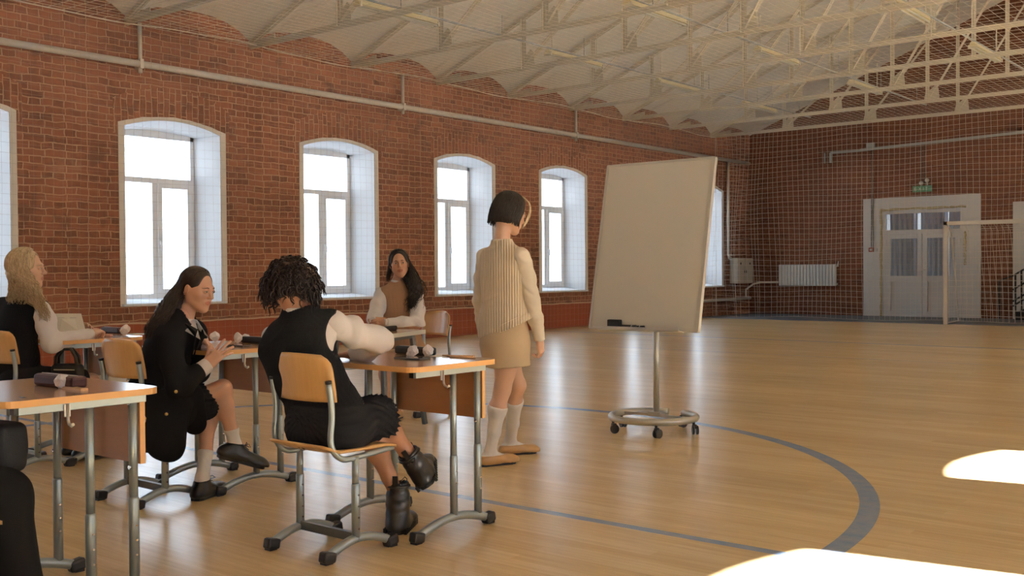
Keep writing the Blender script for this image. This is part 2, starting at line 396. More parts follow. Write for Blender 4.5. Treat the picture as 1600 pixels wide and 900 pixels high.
def window(idx, x, sgn, c, arched=False):
    r = sroot('window_%d' % idx)
    D = .48; fw = .595; zb, zt = .80, 3.035; rise2 = .035 if not arched else .075
    if arched: zt = 2.97
    xg = x+sgn*D
    n = 14
    def outline(hw, z0, zs, rise):
        p = [(-hw, z0), (hw, z0)]
        for i in range(n+1):
            u = 1-2*i/n; p.append((hw*u, zs+rise*(1-u*u)))
        return p
    inner = outline(HW, Z0, ZS, RISE); outer = outline(fw, zb, zt-.0, rise2)
    mb = MB(); m = len(inner)
    vs = [(x, c+a, b) for a, b in inner]+[(xg, c+a, b) for a, b in outer]
    fs = [(i, (i+1) % m, m+(i+1) % m, m+i) if sgn < 0 else (m+i, m+(i+1) % m, (i+1) % m, i) for i in range(1, m)]
    mb.add(vs, fs); mb.build('reveal', M['white_plaster'], r)
    sb = MB(); sb.add([(x, c-HW, Z0), (x, c+HW, Z0), (xg, c+fw, zb), (xg, c-fw, zb)], [(0, 1, 2, 3)] if sgn > 0 else [(3, 2, 1, 0)])
    sb.box((x-sgn*.012, c, Z0-.012), (.045, HW*2+.12, .03)); sb.build('window_sill', M['white_plaster'], r)
    # painted band around the opening, slightly proud of the brick
    tb = MB(); tw = .086
    out2 = outline(HW+tw, Z0-.03, ZS+.035, RISE+.015)
    rj = random.Random(idx)
    out2 = [(a+rj.uniform(-.006, .006), b+rj.uniform(-.006, .006)) for a, b in out2]
    xa = x-sgn*.008
    vs = [(xa, c+a, b) for a, b in inner]+[(xa, c+a, b) for a, b in out2]+[(x+sgn*.01, c+a, b) for a, b in out2]
    for i in range(m):
        j = (i+1) % m
        tb.add([vs[i], vs[j], vs[m+j], vs[m+i]], [(3, 2, 1, 0) if sgn < 0 else (0, 1, 2, 3)])
        tb.add([vs[m+i], vs[m+j], vs[2*m+j], vs[2*m+i]], [(3, 2, 1, 0) if sgn < 0 else (0, 1, 2, 3)])
    tb.build('painted_band', M['trim_cream'], r)
    # frame
    fb = MB(); T = .055; dx = .07; xf = xg-sgn*.0
    zc = 2.40
    fb.box((xf, c-fw+T/2, (zb+zt)/2), (dx, T, zt-zb)); fb.box((xf, c+fw-T/2, (zb+zt)/2), (dx, T, zt-zb))
    fb.box((xf, c, zb+T/2), (dx-.006, fw*2-.01, T-.002))
    fb.box((xf, c, zc), (dx-.004, fw*2-.012, .07)); fb.box((xf, c-.02, (zb+zc)/2), (dx-.010, .075, zc-zb-.02))
    # head of the frame
    k = 10
    for i in range(k):
        u0, u1 = -1+2*i/k, -1+2*(i+1)/k
        a0, a1 = c+fw*u0, c+fw*u1; h0, h1 = zt+rise2*(1-u0*u0)+.01, zt+rise2*(1-u1*u1)+.01
        lo0, lo1 = (h0-T-.02, h1-T-.02) if arched else (zt-T, zt-T)
        for xx, od in ((xf-dx/2, 1), (xf+dx/2, -1)):
            fb.add([(xx, a0, lo0), (xx, a1, lo1), (xx, a1, h1), (xx, a0, h0)], [(0, 1, 2, 3)])
        fb.add([(xf-dx/2, a0, lo0), (xf-dx/2, a1, lo1), (xf+dx/2, a1, lo1), (xf+dx/2, a0, lo0)], [(0, 1, 2, 3)])
    fr = fb.build('window_frame', M['upvc'], r)
    # opening casement (right of the mullion, as seen from inside) and fixed beads
    cb = MB(); s = 1
    y0, y1 = (c+.018, c+fw-T); z0_, z1_ = zb+T, zc-.035; w = .062; xs = xf-sgn*.02
    for a, b_, d in (((y0+y1)/2, z0_+w/2, (dx, y1-y0, w)), ((y0+y1)/2, z1_-w/2, (dx, y1-y0, w))): cb.box((xs, a, b_), (d[0]-.004, d[1]-.004, d[2]))
    for a in (y0+w/2, y1-w/2): cb.box((xs, a, (z0_+z1_)/2), (dx, w, z1_-z0_-.003))
    sash = cb.build('sash', M['upvc'], r)
    hb = MB(); hb.box((xs-sgn*.045, y0+w/2, 1.55), (.02, .03, .05)); hb.box((xs-sgn*.062, y0+w/2, 1.50), (.014, .018, .12)); hb.build('handle', M['upvc'], sash)
    gb = MB()
    for (a, b_, c0, c1) in ((c-fw+.02, c-.03, zb+.02, zc), (c+.05, c+fw-.03, zb+.03, zc-.05), (c-fw+.02, c+fw-.02, zc, zt-.02)):
        gb.add([(xf, a, c0), (xf, b_, c0), (xf, b_, c1), (xf, a, c1)], [(0, 1, 2, 3)])
    gb.build('pane', M['glass'], r)
    return r
k = 1
for c in cl: window(k, XL, -1, c); k += 1
for c in cr_: window(k, XR, 1, c, arched=True); k += 1

# floor
fb = MB(); fb.add([(XL-.02, YB, 0), (XR+.02, YB, 0), (XR+.02, YF+.02, 0), (XL-.02, YF+.02, 0)], [(0, 1, 2, 3)]); struct(fb.build('floor', M['floor']))
gb = MB(); gb.add([(-90, -60, -.9), (80, -60, -.9), (80, 90, -.9), (-90, 90, -.9)], [(0, 1, 2, 3)]); struct(gb.build('ground', M['bounce_snow']))  # snowy plane outside, added to bounce daylight into the hall
# end walls with gables; the far wall has a doorway and a second niche
def gable(name, y, holes, mat):
    mb = MB()
    xs = sorted({XL-.6, XM, XR+.6, *[a for h in holes for a in h[:2]]})
    for a, b in zip(xs[:-1], xs[1:]):
        zlo = 0
        for h in holes:
            if a >= h[0]-1e-6 and b <= h[1]+1e-6: zlo = h[2]
        def rt(x): return max(4.9, roof_z(x)+.45)
        vs = [(a, y, zlo), (b, y, zlo), (b, y, rt(b)), (a, y, rt(a))]
        mb.add(vs, [(0, 1, 2, 3)])
    return struct(mb.build(name, mat))
DX0, DX1, DZ = -8.93, -7.10, 2.49
NX0, NX1, NZ = -5.70, -4.05, 2.45
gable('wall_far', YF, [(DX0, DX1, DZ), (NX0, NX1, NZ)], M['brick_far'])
gable('wall_back', YB, [], M['brick_far'])
# white painted surround of the doorway
def frame_prism(mb, x0, x1, z1, hx0, hx1, hz, y, t):
    mb.box(((x0+hx0)/2, y-t/2, z1/2), (hx0-x0, t, z1)); mb.box(((x1+hx1)/2, y-t/2, z1/2), (x1-hx1, t, z1)); mb.box(((hx0+hx1)/2, y-t/2, (z1+hz)/2), (hx1-hx0, t, z1-hz))
tb = MB(); frame_prism(tb, -9.40, -6.73, 2.80, DX0, DX1, DZ, YF, .03); struct(tb.build('trim_1', M['far_white']))
tb = MB(); frame_prism(tb, -6.06, -3.75, 2.58, NX0, NX1, NZ, YF, .03); struct(tb.build('trim_2', M['far_white']))
# vestibule behind both openings
vb = MB()
for x0, x1, z1 in ((DX0-.25, DX1+.6, 2.9), (NX0-.3, NX1+.6, 3.4)):
    vb.box((x0, YF+.9, z1/2), (.05, 1.7, z1)); vb.box((x1, YF+.9, z1/2), (.05, 1.7, z1)); vb.box(((x0+x1)/2, YF+1.75, z1/2), (x1-x0, .05, z1)); vb.box(((x0+x1)/2, YF+.9, z1), (x1-x0, 1.7, .05)); vb.box(((x0+x1)/2, YF+.9, -.02), (x1-x0, 1.7, .04))
struct(vb.build('wall_vestibule', M['far_white']))

# ceiling: lining draped in shallow vaults between the trusses, on both slopes
cb = MB(); st = [YB]+[t for t in TY if t > YB+.2 and t < YF-.3]+[YF+.3]
NX, NS = 26, 9
for (xa, xb) in ((XL-.3, XM), (XM, XR+.3)):
    for y0, y1 in zip(st[:-1], st[1:]):
        vs = []
        for i in range(NX+1):
            x = xa+(xb-xa)*i/NX
            edge = min(1, abs(x-XM)/7.7)
            for j in range(NS+1):
                u = j/NS; y = y0+(y1-y0)*u
                arc = .27*(1-(2*u-1)**2)**.8+.015*math.sin(9*u+x*2)*math.sin(PI*u)
                vs.append((x, y, roof_z(x)+.045+arc))
        fs = [(i*(NS+1)+j, i*(NS+1)+j+1, (i+1)*(NS+1)+j+1, (i+1)*(NS+1)+j) for i in range(NX) for j in range(NS)]
        cb.add(vs, fs, 0, True)
struct(cb.build('ceiling', M['ceiling']))
rb = MB(); rb.add([(XL-.9, YB-.3, 4.7), (XM, YB-.3, 8.2), (XM, YF+.8, 8.2), (XL-.9, YF+.8, 4.7), (XR+.9, YB-.3, 4.7), (XR+.9, YF+.8, 4.7)], [(0, 1, 2, 3), (1, 4, 5, 2)]); struct(rb.build('roof', M['dark']))

# ---------------------------------------------------------------- trusses
def make_truss(y, label):
    r = root('roof_truss', label, 'roof truss', (XM, y, 0), 0, 'painted steel trusses spanning the hall')
    W = XR-XL; b = MB()
    for s in (-1, 1): b.box((0, s*.035, ZC+.03), (W, .05, .008)); b.box((0, s*.012, ZC-.00), (W, .008, .06))
    b.build('bottom_chord', M['truss'], r)
    for s in (-1, 1):
        t = MB()
        for q in (-1, 1): t.bar((s*W/2, q*.02, ZC+.04), (0, q*.02, ZC+.04+SL*W/2), .03, .05)
        t.build('top_chord', M['truss'], r)
    nodes = [XL+1.921*i-XM for i in range(1, 8)]
    for i, x in enumerate(nodes):
        zt = ZC+.03+SL*(W/2-abs(x)); v = MB()
        for q in (-1, 1): v.box((x+.0, q*.028, (ZC+zt)/2), (.045, .008, zt-ZC)); v.box((x-.02, q*.045, (ZC+zt)/2), (.006, .035, zt-ZC))
        v.build('post', M['truss'], r)
        if abs(x) > .1:
            s = 1 if x < 0 else -1
            x2 = x+s*1.921; z2 = ZC+.03+SL*(W/2-abs(x2)); d = MB()
            for q in (-1, 1): d.bar((x+s*.04, q*.028, ZC+.06), (x2, q*.028, z2-.04), .008, .05, up=(0, 1, 0))
            d.build('diagonal', M['truss'], r)
            g = MB(); g.add([(x-.08*s, 0, ZC), (x+.22*s, 0, ZC), (x+.20*s, 0, ZC+.24), (x+.14*s, 0, ZC+.30), (x-.05*s, 0, ZC+.14)], [(0, 1, 2, 3, 4)])
            go = g.build('gusset_plate', M['truss'], r); sm = go.modifiers.new('s', 'SOLIDIFY'); sm.thickness = .012; sm.offset = 0
    g = MB()
    for s in (-1, 1): g.prism([(s*(W/2), ZC-.03), (s*(W/2-.55), ZC-.03), (s*(W/2-.55), ZC+.12), (s*(W/2), ZC+.05)], -.006, .006, xf=lambda p: (p[0], p[2], p[1]))
    g.build('end_plate', M['truss'], r)
    return r
ordn = ['nearest the camera', 'second', 'third', 'fourth', 'fifth', 'sixth', 'seventh', 'eighth', 'ninth', 'tenth', 'eleventh', 'twelfth']
vis = [y for y in TY if y > 1.0 and y < YF-.5]
n = len(vis); tr0 = None
from_far = ['farthest cream steel roof truss, its bottom chord just above the netted end wall'] + ['cream steel roof truss, %s from the end wall' % w for w in ('second', 'third', 'fourth', 'fifth', 'sixth', 'seventh', 'eighth', 'ninth', 'tenth', 'eleventh', 'twelfth')]
for i, y in enumerate(sorted(vis, reverse=True)):
    if tr0 is None: tr0 = make_truss(y, from_far[0])
    else:
        t = copy_tree(tr0); t.location = (XM, y, 0); t['label'] = from_far[i]
# ---------------------------------------------------------------- strip lights on conduits
def make_lamp():
    r = root('strip_light', 'x', 'ceiling light', (0, 0, 0), 0, 'fluorescent strip lights hung between the trusses')
    b = MB(); b.prism([(-.06, 0), (.06, 0), (.025, .07), (-.025, .07)], -.72, .72, xf=lambda p: (p[0], p[2], p[1])); b.build('housing', M['lamp_cream'], r)
    for s in (-1, 1): t = MB(); t.tube([(s*.035, -.70, -.018), (s*.035, .70, -.018)], .013, 8); t.build('tube', M['lamp_tube'], r)
    for s in (-1, 1):
        h = MB(); h.tube([(0, s*.6, .06), (0, s*.6, .55)], .008, 6); h.box((0, s*.70, .0), (.13, .03, .06)); h.build('hanger', M['truss'], r)
    return r
lamp0 = make_lamp(); first = True
rowname = {-9.75: 'left row', -7.2: 'middle row', -4.62: 'right row'}
lamps = {-9.75: [9.6, 13.5, 16.7, 20.0], -7.2: [8.1, 11.8, 15.4, 19.1], -4.62: [10.3, 13.8, 17.3, 20.8]}
places = {0: 'nearest', 1: 'second', 2: 'third', 3: 'fourth'}
for x, ys in lamps.items():
    for i, y in enumerate(sorted(ys)):
        l = lamp0 if first else copy_tree(lamp0); first = False
        l.location = (x, y, ZC+.10); l['label'] = 'cream fluorescent strip light, %s in the %s of lights' % (places[i], rowname[x])
    b = MB(); b.box((x, 12.8, ZC+.195), (.022, 19.5, .022))
    for q in range(10): b.tube([(x, 3.5+2.05*q, ZC+.20), (x, 3.5+2.05*q, ZC+.5)], .006, 5)
    tag(b.build('cable_conduit', M['conduit']), 'grey cable conduit running above the %s of strip lights' % rowname[x], 'cable conduit', 'conduits over the lights')

# ---------------------------------------------------------------- nets
def net_mesh(P, nu, nv, r, step_u=1, step_v=1):
    """P(u,v)->point; threads along u for each v and along v for each u (3-sided tubes)"""
    mb = MB()
    for j in range(nv+1): mb.tube([P(i*step_u/ (nu/1) if False else i/NU, j/nv) for i in range(NU+1)], r, 3, cap=False)
    for i in range(nu+1): mb.tube([P(i/nu, j/NV) for j in range(NV+1)], r, 3, cap=False)
    return mb
# left wall net: hangs from a rope just in front of the brick
NU, NV = 60, 6
def PL(u, v):
    y = 1.5+u*21.2; z = 4.31*(1-v)+.03
    return (XL+.16+.03*math.sin(y*2.3)*v+.02*math.sin(y*5.1+v*3), y+.03*math.sin(v*5+y), z+(1-v)*.03*math.sin(y*1.63))
o = net_mesh(PL, 176, 36, .0011).build('safety_net', M['net_wall']); tag(o, 'fine beige safety net hung along the window wall', 'net', 'ball nets')
rp = MB(); rp.tube([PL(i/160, 0) for i in range(161)], .008, 5); rp.tube([(XL+.16, 22.7, 0), (XL+.16, 22.7, 4.3)], .006, 5); rp.build('edge_rope', M['net'], o)
NU, NV = 60, 14
def PF(u, v):
    x = XL+.18+u*15.0; z = 4.33*(1-v)+.02
    g = max(0, 1-u*7)      # gathered folds near the corner
    return (x+.05*math.sin(v*6+u*30)*(.3+g), 22.70+.05*math.sin(x*3.1+v*2)+g*.28*math.sin(x*11)*v, z+.02*math.sin(x*2+v*9))
o = net_mesh(PF, 130, 36, .0030).build('safety_net', M['net']); tag(o, 'square meshed ball net hung in front of the end wall and its door', 'net', 'ball nets')
rp = MB(); rp.tube([PF(i/80, 0) for i in range(81)], .008, 5); rp.build('edge_rope', M['net'], o)
NU, NV = 44, 30
def PC(u, v):
    x = XL+.15+u*15.05; y = 1.5+v*21.2
    w = (y+4.27)/1.93; sag = math.sin(PI*(w-math.floor(w)))
    return (x, y, ZC-.04-.035*sag*math.sin(PI*min(1, max(0, u*8)) / 2 if u < .125 else PI/2))
o = net_mesh(PC, 110, 118, .0023).build('safety_net', M['net']); tag(o, 'ceiling net stretched under the roof trusses', 'net', 'ball nets')

# ---------------------------------------------------------------- services on the left wall
b = MB(); b.tube([(XL+.12, 1.5, 3.835), (XL+.12, 24.55, 3.835)], .045, 12)
hp = tag(b.build('heating_pipe', M['pipe']), 'long cream heating pipe running high along the window wall', 'pipe')
for y in (7.42, 12.16, 2.7, 17.0):
    b = MB(); b.tube([(XL+.12, y, 3.72), (XL+.12, y, 4.36)], .028, 8); b.box((XL+.10, y, 3.835), (.14, .05, .12)); b.build('drop_pipe', M['pipe'], hp)
b = MB(); b.tube([(XL+.10, 23.45, 3.82), (XL+.10, 23.45, 1.5)], .035, 10); b.tube([(XL+.10, 23.45, 1.55), (XL+.10, 23.50, 1.42), (XL+.10, 23.6, 1.40)], .035, 10)
tag(b.build('riser_pipe', M['pipe']), 'upright cream pipe dropping from the heating pipe to the wall cabinet', 'pipe')
r = root('wall_cabinet', 'small cream metal cabinet on the wall beside the corner', 'cabinet', (XL+.12, 24.1, .78))
b = MB(); b.box((0, 0, .32), (.2, .86, .64)); b.build('body', M['cabinet'], r, .01)
for s in (-1, 1): b = MB(); b.box((.106, s*.215, .32), (.012, .41, .62)); dd = b.build('door', M['cabinet'], r, .004); h = MB(); h.box((.116, s*.05, .30), (.01, .03, .07)); h.box((.116, s*.25, .50), (.008, .06, .05)); h.build('latch', M['wire'], dd)
r = root('low_pipe', 'cream pipe on the wall foot leading to the radiator', 'pipe', (0, 0, 0))
b = MB(); b.tube([(XL+.12, 17.8, .36), (XL+.12, 24.6, .40)], .035, 10); b.build('main_run', M['pipe'], r)
b = MB(); b.tube([(XL+.12, 24.35, .40), (XL+.12, 24.35, .62), (XL+.2, 24.6, .76), (XL+.35, 24.72, .80), (-11.56, 24.72, .80)], .025, 8); b.build('branch', M['pipe'], r)
# radiator
r = root('radiator', 'white ribbed radiator under the net on the end wall', 'radiator', (-10.79, YF-.09, .70))
for i in range(18):
    b = MB(); x = -.70+i*.0825
    b.box((x, 0, .28), (.072, .09, .53)); b.box((x, -.048, .28), (.05, .012, .50)); b.build('fin', M['rad'], r, .008)
b = MB(); b.tube([(-.74, 0, .06), (.78, 0, .06)], .022, 8); b.tube([(-.74, 0, .50), (.80, 0, .50)], .022, 8); b.tube([(.78, 0, .50), (.80, 0, .62)], .014, 8); b.build('header_pipe', M['rad'], r)

# ---------------------------------------------------------------- the door
dr = sroot('door_1'); y = YF+.02
b = MB(); T = .07
b.box((DX0+T/2, y, DZ/2), (T, .09, DZ)); b.box((DX1-T/2, y, DZ/2), (T, .09, DZ)); b.box(((DX0+DX1)/2, y, DZ-.04), (DX1-DX0-.01, .084, .07)); b.box(((DX0+DX1)/2, y, 1.98), (DX1-DX0-.01, .082, .10))
b.build('door_frame', M['door_white'], dr)
b = MB(); xm = (DX0+DX1)/2
for x0, x1 in ((DX0+T, xm-.004), (xm+.004, DX1-T)):
    pass
for s, (x0, x1) in (('l', (DX0+T, xm-.004)), ('r', (xm+.004, DX1-T))):
    b = MB(); st_ = .11; zc1, zc2 = 1.93, .95
    for xx in (x0+st_/2, x1-st_/2): b.box((xx, y-.01, zc1/2), (st_, .07, zc1))
    b.box(((x0+x1)/2, y-.01, zc1-.053), (x1-x0-.01, .064, .10)); b.box(((x0+x1)/2, y-.01, zc2-.06), (x1-x0-.01, .062, .12)); b.box(((x0+x1)/2, y-.01, .064), (x1-x0-.01, .064, .12)); b.box(((x0+x1)/2, y+.01, .5), (x1-x0-.1, .03, .8))
    lf = b.build('door_leaf', M['door_white'], dr)
    g = MB(); g.add([(x0+.1, y, .9), (x1-.1, y, .9), (x1-.1, y, 1.85), (x0+.1, y, 1.85)], [(0, 1, 2, 3)]); g.build('pane', M['glass'], lf)
h = MB(); h.box((xm-.03, y-.055, 1.05), (.03, .02, .2)); h.tube([(xm-.03, y-.06, 1.09), (xm-.03, y-.10, 1.09), (xm+.09, y-.10, 1.09)], .01, 6); h.build('door_handle', M['door_white'], dr)
for z in (.25, 1.0, 1.75):
    for xx in (DX0+T, DX1-T): h = MB(); h.box((xx, y-.055, z), (.035, .02, .11)); h.build('hinge', M['door_white'], dr)
g = MB(); g.add([(DX0+T, y, 2.03), (DX1-T, y, 2.03), (DX1-T, y, 2.42), (DX0+T, y, 2.42)], [(0, 1, 2, 3)]); g.build('transom_pane', M['glass'], dr)
b = MB(); rr = random.Random(3)
for (a, c2) in (((DX0-.04, 0), (DX0-.04, DZ+.03)), ((DX0-.05, DZ+.03), (DX1+.05, DZ+.03)), ((DX1+.035, 1.2), (DX1+.035, 1.95))):
    a = Vector((a[0], YF-.035, a[1])); c2 = Vector((c2[0], YF-.035, c2[1])); N = 26
    b.tube([a.lerp(c2, i/N)+Vector((rr.uniform(-.01, .01), rr.uniform(-.006, .006), rr.uniform(-.01, .01))) for i in range(N+1)], [rr.uniform(.018, .034) for _ in range(N+1)], 6)
b.build('foam_seal', M['foam'], dr)
# curtains in the vestibule seen through the panes
for i, (x0, x1) in enumerate(((DX0-.1, DX0+.55), (xm-.28, xm+.35), (DX1-.55, DX1+.2))):
    b = MB(); P = []
    N = 30
    for k_ in range(N+1):
        u = k_/N; x = x0+(x1-x0)*u; P.append((x, YF+.75+.04*math.sin(u*34)))
    for k_ in range(N): b.add([(*P[k_], .9), (*P[k_+1], .9), (*P[k_+1], 2.6), (*P[k_], 2.6)], [(0, 1, 2, 3)], 0, True)
    tag(b.build('curtain', M['curtain']), 'pale %s curtain behind the glazed double door' % ('left', 'middle', 'right')[i], 'curtain', 'curtains behind the door')
# exit sign, call point and cables on the end wall
r = root('exit_sign', 'green exit sign with two small lamps above the double door', 'sign', (-8.0, YF-.05, 2.90))
b = MB(); b.box((0, 0, .07), (.44, .05, .14)); b.build('sign_box', M['green'], r, .005)
b = MB()
X0 = -.16
for ch, x in (('E', -.15), ('X', -.05), ('I', .03), ('T', .10)):
    def bx(cx, cz, w, h_): b.box((x+cx, -.028, .07+cz), (w, .004, h_))
    if ch == 'E': bx(-.02, 0, .012, .07); [bx(.003, q, .045, .011) for q in (-.03, 0, .03)]
    if ch == 'X':
        for a in (.62, -.62): b.box((x, -.028, .07), (.012, .004, .08), (0, a, 0))
    if ch == 'I': bx(0, 0, .012, .07)
    if ch == 'T': bx(0, 0, .012, .07); bx(0, .03, .05, .011)
b.build('lettering', M['sign_white'], r)
for dx, dz in ((-.02, .20), (.11, .26)):
    b = MB(); b.sphere((dx, -.02, dz), .05, 8); b.tube([(dx, 0, dz), (dx, .02, .14)], .015, 6); b.build('lamp', M['lamp_tube'], r)
r = root('call_point', 'small red fire call point on the white door surround', 'call point', (-9.20, YF-.05, 1.53))
b = MB(); b.box((0, 0, .05), (.11, .05, .10)); b.build('housing', M['red'], r, .005); b = MB(); b.box((0, -.028, .05), (.055, .008, .05)); b.build('button', M['sign_white'], r)
b = MB(); b.box((-.09+.2, 0, .05), (.07, .04, .07)); b.build('relay_box', M['far_white'], r)
b = MB(); b.box((-7.6, YF-.08, 4.03), (3.7, .05, .06), (0, -.03, 0)); b.box((-9.75, YF-.04, 3.97), (.9, .04, .05)); b.box((-10.2, YF-.04, 3.85), (.06, .04, .25)); b.box((-10.35, YF-.04, 3.85), (.03, .04, .25))
b.box((-9.20, YF-.08, 4.06), (.2, .05, .14)); cdt = tag(b.build('cable_conduit', M['conduit']), 'grey cable tray running across the end wall above the doorway', 'cable conduit')
b = MB(); b.tube([(-9.19, YF-.045, 3.98), (-9.19, YF-.045, 2.8), (-9.19, YF-.06, 1.63)], .012, 5); b.tube([(-9.15, YF-.045, 3.98), (-9.15, YF-.06, 1.63)], .008, 5)
tag(b.build('cable', M['wire']), 'dark cable dropping from the tray to the red call point', 'cable')
b = MB(); b.tube([(-8.02, YF-.045, 4.05), (-8.02, YF-.045, 3.1)], .012, 5); b.tube([(-7.96, YF-.045, 4.05), (-7.96, YF-.045, 3.1)], .012, 5)
tag(b.build('cable', M['wire']), 'pair of dark cables dropping from the tray to the exit sign', 'cable')
# stair behind the right hand niche with its black railing
r = root('staircase', 'dark staircase with black railing in the niche at the far right', 'staircase', (-5.9, YF-.35, 0))
b = MB()
for i in range(7): b.box((.15+i*.27, .15, .09+i*.17), (.30, .6, .18+.0*i))
b.bar((.0, .02, .02), (1.9, .02, 1.2), .04, .22); b.build('flight', M['black_rail'], r)
b = MB(); 
for h_ in (.95, .65, .40, .30): b.bar((-.05, -.12, h_), (1.8, -.12, h_+1.20), .035, .035)
for x in (0.0, .12, .9, 1.7): b.bar((x, -.12, .05+x*.62), (x, -.12, .98+x*.64), .035, .035)
b.bar((-.05, -.12, .95), (-.32, -.12, .85), .03, .03); b.bar((-.32, -.12, .85), (-.32, -.12, .02), .03, .03); b.build('railing', M['black_rail'], r)

# ---------------------------------------------------------------- goal
r = root('handball_goal', 'white metal goal standing before the netted end wall', 'goal', (-6.56, 21.72, 0))
W = 3.0; H_ = 2.06
b = MB(); b.bar((0, 0, 0), (0, 0, H_), .075, .075); b.build('goal_post', M['pipe'], r)
b = MB(); b.bar((W, 0, 0), (W, 0, H_), .075, .075); b.build('goal_post', M['pipe'], r)
b = MB(); b.bar((-.037, 0, H_-.035), (W+.037, 0, H_-.035), .075, .075); b.build('crossbar', M['pipe'], r)
for x in (.0, W): b = MB(); b.tube([(x, .04, H_-.05), (x, .35, H_-.18), (x, .55, 1.2), (x, .85, .04), (x, .04, .03)], .018, 6); b.build('back_stay', M['pipe'], r)
NU, NV = 26, 14
def PG(u, v):
    x = W*u; 
    if v < .22: yy = .02+v/.22*.36; z = H_-.04-v/.22*.16
    else:
        q = (v-.22)/.78; yy = .38+.45*q+.05*math.sin(u*17+q*5); z = (H_-.20)*(1-q)+.03
    return (x, yy, z)
nb = net_mesh(PG, 27, 20, .0030)
for s in (0, W):
    for j in range(1, 16):
        z = j*.125; nb.tube([(s, .02, z), (s, .45+.35*(1-z/2), z)], .003, 3, cap=False)
    for j in range(1, 6): nb.tube([(s, j*.13, .03), (s, j*.13, H_-.1-.3*max(0, j-3))], .003, 3, cap=False)
nb.build('goal_net', M['net'], r)
